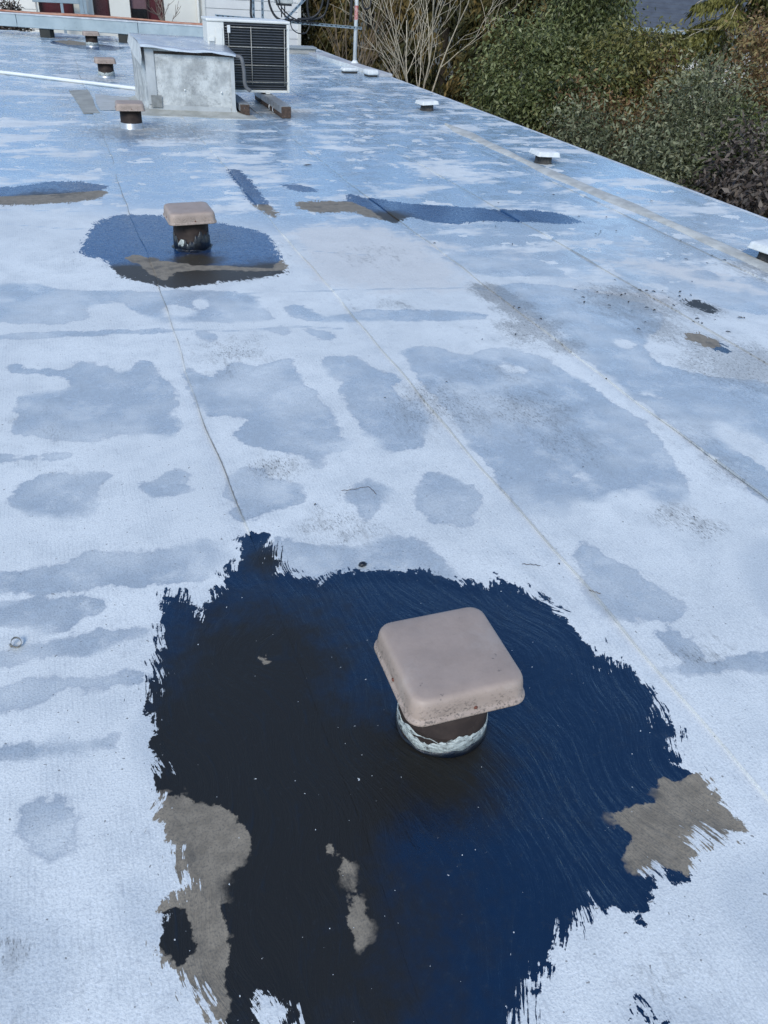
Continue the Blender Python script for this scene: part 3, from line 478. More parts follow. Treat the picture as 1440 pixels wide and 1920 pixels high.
# ------------------------------------------------------------------ low white caps along the edge
WCAP = surface('chipped_white_paint', (.72, .73, .72), (.60, .61, .60), rough=.5, scale=14, speck=.8, speck_col=(.10, .095, .085), speck_scale=70, bump=.5)
DNECK = surface('tarred_neck', (.03, .027, .025), (.07, .062, .055), rough=.7, scale=30, speck=.6, speck_col=(.3, .3, .3), bump=1, bump_scale=60, bump_dist=.006)
def low_cap(loc, rz, label, s=1.0):
    t = thing('low_vent', label, 'vent', (*loc, .006), rz, 'low white vent caps along the roof edge')
    b = MB(); b.loft([circle(.105*s, -.006, 20), circle(.092*s, .01, 20), circle(.088*s, .09, 20)], close_bot=False); b.build('neck', DNECK, t)
    w = .27*s
    b = MB(); b.loft([rrect(w-.03, .02, .088), rrect(w-.02, .02, .078), rrect(w, .025, .078), rrect(w, .025, .085), rrect(w-.012, .024, .09), rrect(w-.018, .024, .112), rrect(w-.03, .024, .122), rrect(w-.06, .02, .126), rrect(.08, .01, .128)])
    c = b.build('cap', WCAP, t); c.rotation_euler = (R(random.uniform(-2, 2)), R(random.uniform(-3, 3)), 0)
    return t
low_cap((4.90, 11.45), R(4), 'low white roof cap farthest away along the right edge')
low_cap((4.82, 7.98), R(-3), 'low white roof cap on a dark neck, middle of the three at the edge')
low_cap((4.83, 4.56), R(6), 'low white roof cap cut off by the right side of the picture')

# ------------------------------------------------------------------ felt covered hatch box
GREY = surface('aluminium_painted_felt', (.54, .55, .54), (.31, .32, .32), rough=.75, scale=6, speck=.45, speck_col=(.19, .195, .19), speck_scale=34, thr=.54, bump=.9, bump_scale=60, bump_dist=.008)
GREY2 = surface('felt_corner_strip', (.43, .445, .45), (.35, .365, .37), rough=.6, scale=7, speck=.3, bump=.4)
DGREY = surface('dark_felt_patch', (.22, .225, .22), (.16, .165, .16), rough=.75, scale=14, speck=.6, bump=.8)
LIDM = surface('sheet_metal_lid', (.52, .54, .57), (.42, .45, .49), rough=.32, scale=4, speck=.4, metal=.35, bump=.25, bump_scale=8, bump_dist=.01)
DARKM = surface('shadow_gap_dark', (.05, .035, .025), (.02, .016, .014), rough=.9, scale=30)
hb = thing('roof_hatch', 'grey felt covered hatch box with a loose bent sheet metal lid', 'hatch', (1.52, 11.5, 0))
def rel(p): return (p[0]-1.52, p[1]-11.5, p[2])
FLb, FRb, BRb, BLb = (1.06, 11.06), (2.08, 10.87), (2.10, 12.08), (1.0, 12.12)
hgt = {0: .70, 1: .645, 2: .70, 3: .74}
def lerp(a, b, t): return tuple(x+(y-x)*t for x, y in zip(a, b))
b = MB(); rings = []
for f, g in ((0, .05), (.06, .018), (.14, .004), (.5, 0), (1, .004)):
    ring = []; cs = [FLb, FRb, BRb, BLb]; cx, cy = 1.56, 11.53
    for k in range(4):
        a, c2 = cs[k], cs[(k+1) % 4]
        for s in range(10):
            x, y = lerp(a, c2, s/10); h = hgt[k]+(hgt[(k+1) % 4]-hgt[k])*s/10
            dx, dy = x-cx, y-cy; l = math.hypot(dx, dy)
            bl = .012*math.sin(math.pi*s/10)*math.sin(math.pi*f)
            ring.append(rel((x+dx/l*(g+bl), y+dy/l*(g+bl), .004+h*f)))
    rings.append(ring)
b.loft(rings, smooth=False); b.build('felt_wall', GREY, hb)
def quadstrip(name, a, c2, z0_, z1, out, mat, th=.006):
    b = MB(); n = Vector((c2[1]-a[1], -(c2[0]-a[0]), 0)).normalized()
    pts = []
    for o in (out, out+th):
        for (x, y), z in ((a, z0_), (c2, z0_), (c2, z1), (a, z1)): pts.append(rel((x+n.x*o, y+n.y*o, z)))
    b.add(pts, [(4,5,6,7),(3,2,1,0),(0,1,5,4),(1,2,6,5),(2,3,7,6),(3,0,4,7)]); return b.build(name, mat, hb)
quadstrip('corner_strip', lerp(FLb, FRb, .0), lerp(FLb, FRb, .10), .10, .685, .012, GREY2)
quadstrip('corner_strip', lerp(FLb, FRb, .955), lerp(FLb, FRb, 1.0), .03, .63, .010, GREY2)
quadstrip('base_strip', lerp(FLb, FRb, .16), lerp(FLb, FRb, .94), .035, .095, .016, GREY2, .004)
quadstrip('repair_patch', lerp(FLb, FRb, .03), lerp(FLb, FRb, .15), .07, .20, .024, DGREY)
quadstrip('lid_shadow_gap', lerp(FLb, FRb, .02), lerp(FLb, FRb, .99), .640, .668, .006, DARKM)  # dark strip standing in for the shadow gap under the lid
# base flashing spreading over the roof
b = MB(); inn = [FLb, FRb, BRb, BLb]; outp = [(.84, 10.86), (2.30, 10.60), (2.26, 12.25), (.86, 12.3)]
v = [rel((*p, .05)) for p in inn]+[rel((*lerp(p, q, .55), .018)) for p, q in zip(inn, outp)]+[rel((*q, .009)) for q in outp]+[rel((*q, .0)) for q in outp]
f = [(r*4+(k+1) % 4, r*4+k, (r+1)*4+k, (r+1)*4+(k+1) % 4) for r in range(3) for k in range(4)]
b.add(v, f); b.build('base_flashing', surface('flashing_felt', (.38, .38, .35), (.28, .28, .25), rough=.75, scale=6, speck=.6, bump=.6), hb)
for t_, z in ((.42, .27), (.84, .26)):
    p = lerp(FLb, FRb, t_); b = MB(); b.loft([circle(.012, 0, 10), circle(.012, .004, 10), circle(.004, .007, 10)]); o = b.build('screw_washer', WCAP, hb, rel((p[0]-.004, p[1]-.022, z))); o.rotation_euler = (R(90), 0, 0)
# sagging lid with folded edges
b = MB(); nx, ny = 14, 8; P4 = [(1.01, 10.99), (2.13, 10.79), (2.16, 12.2), (1.0, 12.2)]; H4 = [.722, .668, .72, .765]
top = []
for j in range(ny+1):
    for i in range(nx+1):
        u, w = i/nx, j/ny
        x, y = lerp(lerp(P4[0], P4[1], u), lerp(P4[3], P4[2], u), w)
        z = (H4[0]*(1-u)+H4[1]*u)*(1-w)+(H4[3]*(1-u)+H4[2]*u)*w + .012*math.sin(u*9+1)*(1-w)**2+.006*math.sin(u*23)*(1-w)**4+.01*math.sin(w*5+u*3)
        top.append(rel((x, y, z)))
m = nx+1; f = [(j*m+i, j*m+i+1, (j+1)*m+i+1, (j+1)*m+i) for j in range(ny) for i in range(nx)]
bot = [(x, y, z-.004) for x, y, z in top]; k0 = len(top)
f += [tuple(k0+i for i in q[::-1]) for q in f]
for i in range(nx): f += [(i+1, i, k0+i, k0+i+1), (ny*m+i, ny*m+i+1, k0+ny*m+i+1, k0+ny*m+i)]
for j in range(ny): f += [(j*m, (j+1)*m, k0+(j+1)*m, k0+j*m), ((j+1)*m+nx, j*m+nx, k0+j*m+nx, k0+(j+1)*m+nx)]
b.add(top+bot, f, True); lid = b.build('lid', LIDM, hb)
b = MB()      # front drip edge
for i in range(nx):
    a, c2 = Vector(top[i]), Vector(top[i+1]); dz = .022+.008*math.sin(i*1.7); dz2 = .022+.008*math.sin((i+1)*1.7)
    b.add([a+Vector((0, -.004, 0)), c2+Vector((0, -.004, 0)), c2+Vector((0, -.008, -dz2)), a+Vector((0, -.008, -dz)), a+Vector((0, .001, -.004)), c2+Vector((0, .001, -.004)), c2+Vector((0, -.004, -dz2)), a+Vector((0, -.004, -dz))],
          [(0, 3, 2, 1), (4, 5, 6, 7), (3, 7, 6, 2), (0, 1, 5, 4)])
b.build('drip_edge', LIDM, lid)
# left flange bent down and outward
A = Vector(top[0]); B = Vector(top[ny*m]); b = MB()
dn = [A+Vector((-.004, -.004, .0)), B+Vector((-.004, 0, 0)), B+Vector((-.03, 0, -.10)), A.lerp(B, .35)+Vector((-.04, 0, -.17)), A+Vector((-.012, .02, -.215)), A+Vector((.002, -.004, -.12))]
b.add(list(dn)+[p+Vector((.005, 0, 0)) for p in dn], [tuple(range(6)), tuple(range(11, 5, -1))]+[((k+1) % 6, k, 6+k, 6+(k+1) % 6) for k in range(6)])
b.build('bent_flange', surface('flange_metal', (.55, .565, .56), (.45, .46, .46), rough=.5, scale=6, speck=.3), lid)
# hose at the right corner
b = MB(); b.tube(smooth_path([rel((2.10, 10.80, .66)), rel((2.15, 10.76, .64)), rel((2.17, 10.74, .52)), rel((2.18, 10.73, .36)), rel((2.24, 10.72, .30))]), .022, 10); b.build('drain_hose', surface('grey_hose', (.12, .12, .125), rough=.5), hb)

# ------------------------------------------------------------------ condenser unit on sleepers
CREAM = surface('cream_enamel', (.70, .695, .66), (.64, .635, .60), rough=.4, scale=5, speck=.25, bump=.05)
COIL = surface('coil_black', (.012, .013, .016), rough=.5)
SLAT = surface('louvre_black', (.045, .05, .058), (.055, .06, .068), rough=.4)
WIRE = surface('guard_wire', (.42, .41, .38), (.30, .29, .26), rough=.5, scale=30)
ac = thing('condenser_unit', 'cream outdoor condenser unit with black louvred grille behind the hatch box', 'air conditioner', (2.45, 11.88, .145))
def acr(p): return (p[0]-2.45, p[1]-11.88, p[2]-.145)
x0, x1, yF, yB, zb, zt = 1.92, 2.978, 11.70, 12.06, .16, .985
b = MB(); b.box(acr((x0, yF+.03, zb)), acr((x1, yB, zt-.03))); b.build('cabinet', CREAM, ac, bevel=.012)
b = MB(); b.box(acr((x0-.012, yF-.014, zt-.034)), acr((x1+.012, yB+.012, zt))); b.build('top_panel', CREAM, ac, bevel=.012)
b = MB(); b.box(acr((x0, yF, zb)), acr((x0+.21, yF+.029, zt-.036))); sp_ = b.build('service_panel', CREAM, ac, bevel=.006)
b = MB(); b.box(acr((x0+.10, yF-.008, zb+.30)), acr((x0+.185, yF-.001, zt-.10))); b.build('pressed_plate', CREAM, sp_, bevel=.004)
b = MB(); b.box(acr((x0+.01, yF-.02, zt-.25)), acr((x0+.085, yF-.002, zt-.20))); b.build('valve_cover', CREAM, sp_, bevel=.005)
b = MB(); b.box(acr((x0+.02, yF-.013, zt-.33)), acr((x0+.075, yF-.002, zt-.252))); b.build('valve_recess', ZINC, sp_)
b = MB(); b.box(acr((x1-.034, yF-.004, zb)), acr((x1, yF+.029, zt-.036))); b.build('corner_post', CREAM, ac, bevel=.006)
b = MB(); b.box(acr((x0+.214, yF-.002, zb)), acr((x1-.037, yF+.029, zb+.03))); b.build('bottom_rail', CREAM, ac, bevel=.004)
b = MB(); b.box(acr((x0+.213, yF+.021, zb+.032)), acr((x1-.037, yF+.0285, zt-.037))); b.build('coil', COIL, ac)
sl_me = None
for k in range(25):
    z = zb+.045+k*.0300
    if sl_me is None:
        q = Matrix.Rotation(R(-24), 3, 'X'); sb = MB(); sb.box((-.402, -.011, -.0045), (.402, .011, .0045), q); sl_me = sb.mesh('slat'); sl_me.materials.append(SLAT)
    o = link(bpy.data.objects.new('slat', sl_me), ac); o.location = acr(((x0+.213+x1-.037)/2, yF+.008, z))
for z in (zt-.085, zt-.30, zt-.505, zt-.70):
    b = MB(); b.tube([acr((x0+.22, yF-.016, z)), acr((x1-.03, yF-.016, z))], .0042, 6); b.build('guard_wire', WIRE, ac)
for x, za, zc in ((x0+.26, zt-.34, zt-.07), (x0+.55, zb+.10, zt-.075), (x1-.07, zb+.09, zt-.08)):
    b = MB(); b.tube([acr((x, yF-.022, za)), acr((x, yF-.022, zc))], .005, 6); b.build('guard_wire', WIRE, ac)
b = MB(); b.box(acr((x0+.245, yF-.034, zt-.15)), acr((x0+.285, yF-.024, zt-.065))); b.build('sensor_clip', WCAP, ac, bevel=.006)
for x in (2.18, 2.68):
    for y in (11.715, 12.03):
        b = MB(); b.box(acr((x-.03, y-.03, .146)), acr((x+.03, y+.03, .159))); b.build('foot', CREAM, ac, bevel=.003)
WOOD = surface('weathered_timber', (.09, .055, .038), (.045, .03, .024), rough=.85, scale=10, speck=.7, speck_col=(.3, .3, .28), speck_scale=60, bump=.8, stretch=(4, .6, 4))
for (xa, xb_, ya, yb), lab in (((2.615, 2.735, 10.68, 12.25), 'metal capped timber sleeper under the right end of the condenser unit'), ((2.13, 2.245, 10.83, 12.25), 'metal capped timber sleeper half hidden behind the hatch box')):
    t = thing('timber_sleeper', lab, 'sleeper', ((xa+xb_)/2, (ya+yb)/2, .008), 0, 'sleepers carrying the condenser unit')
    w2, l2 = (xb_-xa)/2, (yb-ya)/2
    b = MB(); b.box((-w2, -l2, 0), (w2, l2, .128)); b.build('timber', WOOD, t, bevel=.006)
    b = MB(); b.box((-w2-.004, -l2+.02, .1285), (w2+.004, l2, .1335)); b.box((-w2-.0065, -l2+.02, .055), (-w2-.0015, l2, .1283)); b.build('metal_cap', ZINC, t)
    for yy in (-l2+.42, -l2+.62):
        b = MB(); b.tube([(-w2-.012, yy, .07), (-w2-.02, yy, .03), (-w2-.012, yy-.02, .008)], .007, 6); b.build('strap', ZINC, t)

# ------------------------------------------------------------------ white pipe lying on the roof
PVC = surface('white_pvc', (.74, .75, .74), (.68, .69, .68), rough=.4, scale=4, speck=.3, bump=.05)
b = MB(); b.tube(smooth_path([(-3.2, 16.42, .03), (-.72, 14.42, .03), (.18, 13.68, .03), (1.04, 12.97, .03), (1.5, 12.6, .03)], 6), .024, 12)
tag(b.build('drain_pipe', PVC, None), 'long thin white plastic pipe lying across the roof to the hatch box', 'pipe')
# ------------------------------------------------------------------ galvanised duct on blocks at the far end
DUCT = surface('duct_zinc', (.36, .42, .45), (.29, .35, .38), rough=.45, scale=3, speck=.5, speck_col=(.10, .11, .11), speck_scale=12, metal=.25, bump=.15, bump_scale=10)
BLOCK = surface('dark_block', (.02, .022, .02), (.04, .04, .036), rough=.85, bump=.8)
COPPER = surface('weathered_copper', (.33, .13, .075), (.42, .24, .17), rough=.55, scale=6, metal=.2, speck=.3)
da, db_ = Vector((-5.2, 22.35, 0)), Vector((4.15, 18.85, 0)); dl = (db_-da).length; dang = math.atan2(db_.y-da.y, db_.x-da.x)
t = thing('metal_duct', 'long galvanised metal duct raised on dark blocks across the far roof', 'duct', da, dang)
nsec = 4
for k in range(nsec):
    a, c2 = dl*k/nsec, dl*(k+1)/nsec-.006
    b = MB(); b.box((a, 0, .165), (c2, .30, .40)); o = b.build('duct_section', DUCT, t, bevel=.01)
    b = MB(); b.box((a-.003, -.014, .392), (c2, .312, .415)); b.build('folded_lip', TRIM, o)
    b = MB(); b.box((a, -.010, .175), (c2, -.003, .215)); b.build('bottom_lip', DUCT, o)
for d in (.30, 2.62, 5.42, 7.05, 8.6):
    b = MB(); b.box((d, .02, .006), (d+.22, .26, .164)); b.build('support_block', BLOCK, t, bevel=.008)
for k, yy in enumerate((.10, .17)):
    b = MB(); b.tube(smooth_path([(x, yy+.02*math.sin(x*1.3+k), .436+.012*math.sin(x*2+k)) for x in np.linspace(.2, dl-.1, 14)], 3), .019, 8)
    tag(b.build('copper_line', COPPER, None), ('front' if k == 0 else 'rear')+' of two rusty copper lines running along the top of the metal duct', 'pipe', 'copper lines on the duct').matrix_world = Matrix.Translation(da) @ Matrix.Rotation(dang, 4, 'Z')
# low curb right of the condenser
t = thing('low_curb', 'short low grey curb with open dark end right of the condenser unit', 'curb', (4.76, 18.95, 0), R(-3))
b = MB(); b.box((-.62, -.16, .004), (.60, .16, .10)); b.build('curb_body', surface('curb_felt', (.42, .41, .385), (.34, .33, .31), rough=.8, scale=5, speck=.4), t, bevel=.01)
b = MB(); b.box((-.64, -.19, .101), (.62, .19, .135)); b.build('curb_cap', surface('curb_metal', (.36, .39, .40), rough=.5, scale=4), t, bevel=.004)
b = MB(); b.box((.601, -.12, .02), (.612, .12, .095)); b.build('end_opening', BLOCK, t)

# ------------------------------------------------------------------ mast, strut rack, cables
t = thing('edge_plank', 'pale weathered plank along the roof edge at the foot of the mast', 'plank', (5.46, 16.9, 0), R(4.5))
b = MB(); b.box((-.17, -1.75, .004), (.17, 1.75, .055)); b.build('board', surface('pale_plank', (.50, .50, .51), (.40, .40, .41), rough=.7, scale=4, speck=.5, stretch=(3, .4, 3)), t, bevel=.008)
b = MB(); b.box((-.19, -1.76, .004), (-.172, 1.2, .075)); b.build('batten', WCAP, t, bevel=.004)
for (x, y, w, d, h, lab) in ((5.10, 15.63, .30, .16, .085, 'white painted block left of the mast foot, broken open below'), (5.36, 15.2, .20, .24, .11, 'white crusted block with a burnt dark side nearest the mast foot')):
    t = thing('roof_block', lab, 'block', (x, y, .006), R(5), 'blocks by the mast')
    b = MB(); b.loft([rrect(w, .02, .03, 4, d), rrect(w+.01, .02, .05, 4, d+.01), rrect(w, .025, h-.01, 4, d), rrect(w-.03, .02, h, 4, d-.03)]); b.build('white_crust', WCAP, t)
    b = MB(); b.loft([rrect(w-.03, .02, -.004, 4, d-.03), rrect(w-.02, .02, .031, 4, d-.02)]); b.build('dark_base', DNECK, t)
mast = thing('mast', 'white pipe mast with a red scuff standing at the roof edge', 'mast', (5.57, 16.76, .055))
b = MB(); b.tube([(0, 0, 0), (0, 0, 2.6)], .037, 14); b.build('pole', PVC, mast)
b = MB(); b.loft([circle(.075, 0, 18), circle(.075, .012, 18), circle(.05, .03, 18), circle(.04, .05, 18)]); b.build('foot_flange', PVC, mast)
b = MB(); b.loft([circle(.0378, .72, 14), circle(.0378, .95, 14)], close_bot=False, close_top=False); b.build('red_scuff', surface('red_smear', (.45, .10, .08), (.62, .5, .48), rough=.6, scale=12), mast)
b = MB(); b.loft([circle(.042, .57, 14), circle(.042, .61, 14)]); b.build('pipe_clamp', ZINC, mast)

STRUT = surface('strut_zinc', (.40, .47, .52), (.28, .34, .40), rough=.4, metal=.4, scale=20)
rack = thing('strut_rack', 'galvanised strut frame carrying cables behind the condenser unit', 'frame', (4.2, 16.76, 0))
def rr_(p): return (p[0]-4.2, p[1]-16.76, p[2])
def strut(a, c2, name='strut'):
    b = MB(); a, c2 = Vector(rr_(a)), Vector(rr_(c2)); d = (c2-a).normalized(); s = Vector((0, 1, 0)); u = d.cross(s).normalized()
    for o, w, h in (((u*.0), .004, .041),):
        b.bar(a+s*.018, c2+s*.018, .041, .004, up=s); b.bar(a-s*.0+u*.0185, c2+u*.0185, .036, .004, up=u); b.bar(a-u*.0185, c2-u*.0185, .036, .004, up=u)
    o = b.build(name, STRUT, rack)
    n = int((c2-a).length/.09)
    for k in range(n):
        p = a.lerp(c2, (k+.5)/n)+s*.0145; MB().bar(p-d*.018, p+d*.018, .014, .003, up=s).build('slot', COIL, o)
strut((2.9, 16.72, .74), (5.68, 16.72, .645))
strut((4.15, 16.70, .70), (5.3, 16.70, 1.75))
strut((3.60, 16.74, .0), (3.60, 16.74, 2.2)); strut((3.78, 16.80, .0), (3.78, 16.80, 2.2))
b = MB(); b.box(rr_((4.0, 16.66, .975)), rr_((4.32, 16.80, 1.25))); jb = b.build('junction_box', surface('grey_box', (.45, .46, .44), rough=.5, speck=.3), rack, bevel=.012)
b = MB(); b.box(rr_((4.03, 16.65, .945)), rr_((4.29, 16.79, .974))); b.build('box_base', COIL, jb)
for x in (4.12, 4.18):
    b = MB(); b.tube([rr_((x, 16.74, .95)), rr_((x, 16.74, .76))], .011, 8); b.build('box_conduit', COIL, jb)
RUB = surface('black_cable', (.012, .012, .014), rough=.45, bump=.0)
cables = [
 ([(3.50,16.6,2.0),(3.53,16.6,1.1),(3.52,16.6,.80),(3.56,16.62,.70)], .02, 'thick black cable dropping left of the slotted upright'),
 ([(3.86,16.6,2.0),(3.84,16.58,1.15),(3.90,16.56,.86),(4.05,16.55,.73),(4.3,16.58,.74)], .02, 'black cable curving from the upright down behind the condenser top'),
 ([(3.9,16.6,1.6),(3.98,16.6,1.05),(4.10,16.58,.84),(4.26,16.58,.74),(4.5,16.6,.71),(4.8,16.62,.70)], .012, 'thin black cable loop crossing below the junction box'),
 ([(3.95,16.62,1.5),(4.05,16.6,1.0),(4.2,16.58,.82),(4.4,16.58,.72)], .011, 'thin black cable beside the junction box conduits'),
 ([(4.25,16.64,.74),(4.28,16.6,.6),(4.40,16.58,.53),(4.55,16.6,.55),(4.64,16.62,.70)], .010, 'black cable hanging in a low loop under the strut'),
 ([(4.35,16.64,.73),(4.7,16.62,.80),(4.85,16.6,1.0),(4.92,16.6,1.5)], .018, 'black cable rising in a wide loop between strut and mast'),
 ([(4.40,16.66,.75),(4.8,16.64,.78),(4.95,16.62,.95),(5.02,16.6,1.5)], .018, 'outer black cable rising in the wide loop nearer the mast'),
 ([(4.62,16.66,1.6),(4.58,16.64,1.0),(4.62,16.64,.76)], .02, 'black cable hanging beside the diagonal strut'),
 ([(5.44,16.7,2.2),(5.45,16.69,1.2),(5.44,16.69,.74)], .030, 'thick black cable strapped down the left side of the white mast'),
 ([(5.62,16.7,1.4),(5.66,16.66,1.02),(5.74,16.66,.96),(5.82,16.68,1.04),(5.80,16.7,1.4)], .014, 'small black cable coil right of the white mast'),
]
for pts, r_, lab in cables:
    b = MB(); b.tube(smooth_path(pts, 8), r_, 8); tag(b.build('cable', RUB), lab, 'cable', 'black cables on the strut frame')

# ------------------------------------------------------------------ small things lying on the roof
STEEL = surface('band_steel', (.45, .42, .36), (.25, .22, .18), rough=.35, metal=.7, scale=150)
t = thing('metal_ring', 'small open steel band ring lying near the left border', 'ring', (-.336, 1.857, .007), R(20))
b = MB(); n = 28; prof = ((.0125, 0), (.0137, 0), (.0137, .011), (.0125, .011)); v = []; f = []
for k in range(n+1):
    a = R(200)+R(325)*k/n; v += [(r_*math.cos(a), r_*math.sin(a)*1.15, z) for r_, z in prof]
for k in range(n): f += [(k*4+j, k*4+(j+1) % 4, k*4+4+(j+1) % 4, k*4+4+j) for j in range(4)]
b.add(v, f+[(3,2,1,0), (n*4, n*4+1, n*4+2, n*4+3)], False); o = b.build('band', STEEL, t); o.rotation_euler = (R(28), 0, 0); o.location = (0, 0, .006)
b = MB(); b.box((-.018, -.006, .002), (-.0125, .003, .012)); b.build('clasp', STEEL, t, bevel=.001)
TWIG = surface('twig', (.13, .095, .065), (.08, .06, .045), rough=.9)
for pts, lab in (([(.791,2.374),(.843,2.372),(.897,2.373),(.911,2.319)], 'thin bent twig on the damp patch before the big black patch'), ([(1.247,1.784),(1.28,1.772),(1.303,1.759)], 'short straight twig above the upper edge of the big black patch'), ([(1.395,1.60),(1.408,1.59),(1.424,1.575)], 'short dark twig lying beside the seam on the right')):
    b = MB(); b.tube([(x, y, .012+.002*math.sin(i*2)) for i, (x, y) in enumerate([(q.x, q.y) for q in smooth_path([(*p, 0) for p in pts], 5)])], .0012, 5)
    tag(b.build('twig', TWIG), lab, 'twig', 'twigs on the roof')
b = MB(); q = np.random.default_rng(5); rings = [[(x*(1+q.normal()*.1), y*(1+q.normal()*.1), z) for x, y, z in circle(r_, z, 9)] for r_, z in ((.011, 0), (.0125, .004), (.009, .009), (.003, .011))]
b.loft(rings); o = b.build('tar_lump', TAR); o.location = (.726, 1.931, .008); o.scale = (1.3, .9, 1); tag(o, 'small dark lump of tar just above the big black patch', 'lump')
LEAF = surface('dead_leaf', (.045, .035, .028), (.02, .018, .016), rough=.8, scale=60)
def dead_leaf(x, y, s, a, lab):
    b = MB(); L = s; v = [(-L, 0, .001), (-L*.3, -L*.34, .005), (L*.5, -L*.25, .006), (L, 0, .002), (L*.4, L*.3, .008), (-L*.4, L*.28, .007), (0, 0, .003)]
    b.add(v, [(k, (k+1) % 6, 6) for k in range(6)]); o = b.build('dead_leaf', LEAF); o.location = (x, y, .009); o.rotation_euler = (0, 0, a)
    tag(o, lab, 'leaf', 'dead leaf bits on the roof')
dead_leaf(2.204, 7.979, .05, .1, 'single dark leaf lying beyond the blue black strip')
LB = [(3.1, 3.83, 0.01, 0), (3.07, 4.17, 0.007, 0), (3.55, 3.91, 0.009, 0), (2.96, 3.56, 0.012, 0), (3.42, 4.13, 0.014, 0), (3.25, 3.81, 0.016, 0), (2.92, 4.1, 0.014, 0), (3.43, 3.86, 0.013, 0), (3.17, 3.97, 0.016, 0), (2.88, 4.02, 0.017, 0), (3.33, 4.36, 0.011, 0), (3.38, 4.15, 0.017, 0), (3.3, 4.04, 0.008, 0), (3.07, 3.65, 0.011, 0), (3.15, 4.12, 0.012, 0), (3.01, 3.94, 0.013, 0), (2.95, 4.24, 0.014, 0), (3.64, 4.07, 0.018, 0), (3.2, 4.09, 0.016, 0), (3.67, 4.0, 0.013, 0), (3.24, 4.11, 0.016, 0), (3.1, 4.09, 0.007, 0), (3.86, 4.23, 0.007, 1), (3.53, 4.11, 0.008, 1), (3.23, 3.86, 0.016, 1), (3.56, 3.94, 0.007, 1), (3.46, 4.11, 0.017, 1), (3.58, 4.0, 0.018, 1), (3.37, 3.98, 0.013, 1), (3.49, 3.99, 0.011, 1), (3.53, 3.59, 0.007, 2), (3.72, 3.59, 0.018, 2), (3.74, 3.58, 0.012, 2), (3.37, 3.59, 0.013, 2), (3.43, 3.63, 0.017, 2), (3.41, 3.56, 0.015, 2), (3.48, 3.41, 0.018, 2), (3.4, 3.58, 0.006, 2), (2.23, 3.75, 0.006, 3), (2.4, 4.04, 0.007, 3), (2.42, 4.01, 0.014, 3), (2.2, 3.64, 0.015, 3), (2.46, 3.82, 0.014, 3), (4.55, 5.69, 0.011, 4), (3.98, 5.88, 0.01, 4), (3.83, 5.38, 0.013, 4), (3.85, 5.37, 0.015, 4), (4.69, 5.51, 0.015, 4), (3.92, 5.45, 0.016, 4), (4.06, 5.44, 0.011, 4), (4.22, 5.83, 0.01, 4), (2.43, 5.34, 0.011, 5), (3.48, 6.39, 0.01, 5), (3.12, 7.29, 0.011, 5), (3.07, 5.84, 0.012, 5), (3.01, 5.23, 0.016, 5), (3.11, 5.7, 0.016, 5), (4.43, 5.1, 0.01, 6), (4.45, 4.61, 0.016, 6), (4.26, 4.57, 0.011, 6), (4.16, 4.68, 0.017, 6), (4.43, 4.73, 0.017, 6), (4.16, 6.61, 0.017, 7), (5.01, 6.29, 0.016, 7), (5.3, 7.3, 0.009, 7), (4.98, 6.67, 0.007, 7), (0.67, 2.31, 0.006, 8), (1.37, 1.75, 0.006, 8), (1.8, 2.29, 0.006, 8), (2.02, 1.86, 0.006, 8), (1.22, 3.07, 0.006, 8), (2.38, 3.01, 0.006, 8), (1.98, 3.61, 0.006, 8), (1.57, 3.16, 0.006, 8)]
LEAF_WHERE = ('tiny dark leaf scrap scattered on the stained damp area right of the middle seam', 'tiny dark leaf scrap in the drift at the upper end of the stained area', 'tiny dark leaf scrap near the brown bare spot at the right border', 'tiny dark leaf scrap on the grimy streak along the third seam', 'tiny dark leaf scrap between the long blue black strip and the pale cap strip', 'tiny dark leaf scrap around the long blue black strip', 'tiny dark leaf scrap beside the pale cap strip near the right border', 'tiny dark leaf scrap along the far stretch of the pale cap strip', 'lone leaf crumb on the pale roof between the two black patches')
for k, (x, y, s, w) in enumerate(LB): dead_leaf(x, y, s, random.uniform(0, 6.28), LEAF_WHERE[w])

# ------------------------------------------------------------------ ground
gm, nt, bs = new_mat('leaf_litter_ground')
P = nd(nt, 'ShaderNodeNewGeometry').outputs['Position']
setin(nt, bs.inputs['Base Color'], MIX(nt, SS(nt, NZ(nt, P, .5, 8, .7), .35, .65), (.045, .042, .02), (.10, .075, .045))); bs.inputs['Roughness'].default_value = .95
b = MB(); b.add([(-900, -900, -6.2), (900, -900, -6.2), (900, 900, -6.2), (-900, 900, -6.2)], [(0, 1, 2, 3)]); g = b.build('ground', gm); g['kind'] = 'structure'

# ------------------------------------------------------------------ cream building beyond the roof
WALL = surface('cream_wall', (.74, .72, .66), (.70, .68, .625), rough=.75, scale=2, speck=.25, bump=.2)
WHITEW = surface('white_siding', (.72, .72, .71), (.66, .66, .655), rough=.7, scale=3)
MAROON = surface('maroon_pane', (.085, .018, .024), (.055, .013, .018), rough=.18, scale=1.5)
MAROON2 = surface('maroon_blind', (.14, .075, .085), (.12, .065, .075), rough=.6)
DGLASS = surface('dark_glass', (.01, .01, .012), rough=.08)
BLUEG = surface('blue_grey_metal', (.33, .40, .45), (.28, .35, .40), rough=.45, metal=.2, scale=4)
bld = thing('cream_building', 'cream rendered building with tall maroon windows beyond the roof', 'building', (3.0, 26.0, -6.2))
def bl(p): return (p[0]-3.0, p[1]-26.0, p[2]+6.2)
openings = [(-.06, .80, .06, 2.3), (1.29, 1.71, .02, 2.2), (2.235, 3.135, -.005, 2.2)]
xs = [-1.9]; 
b = MB(); xl = -.10
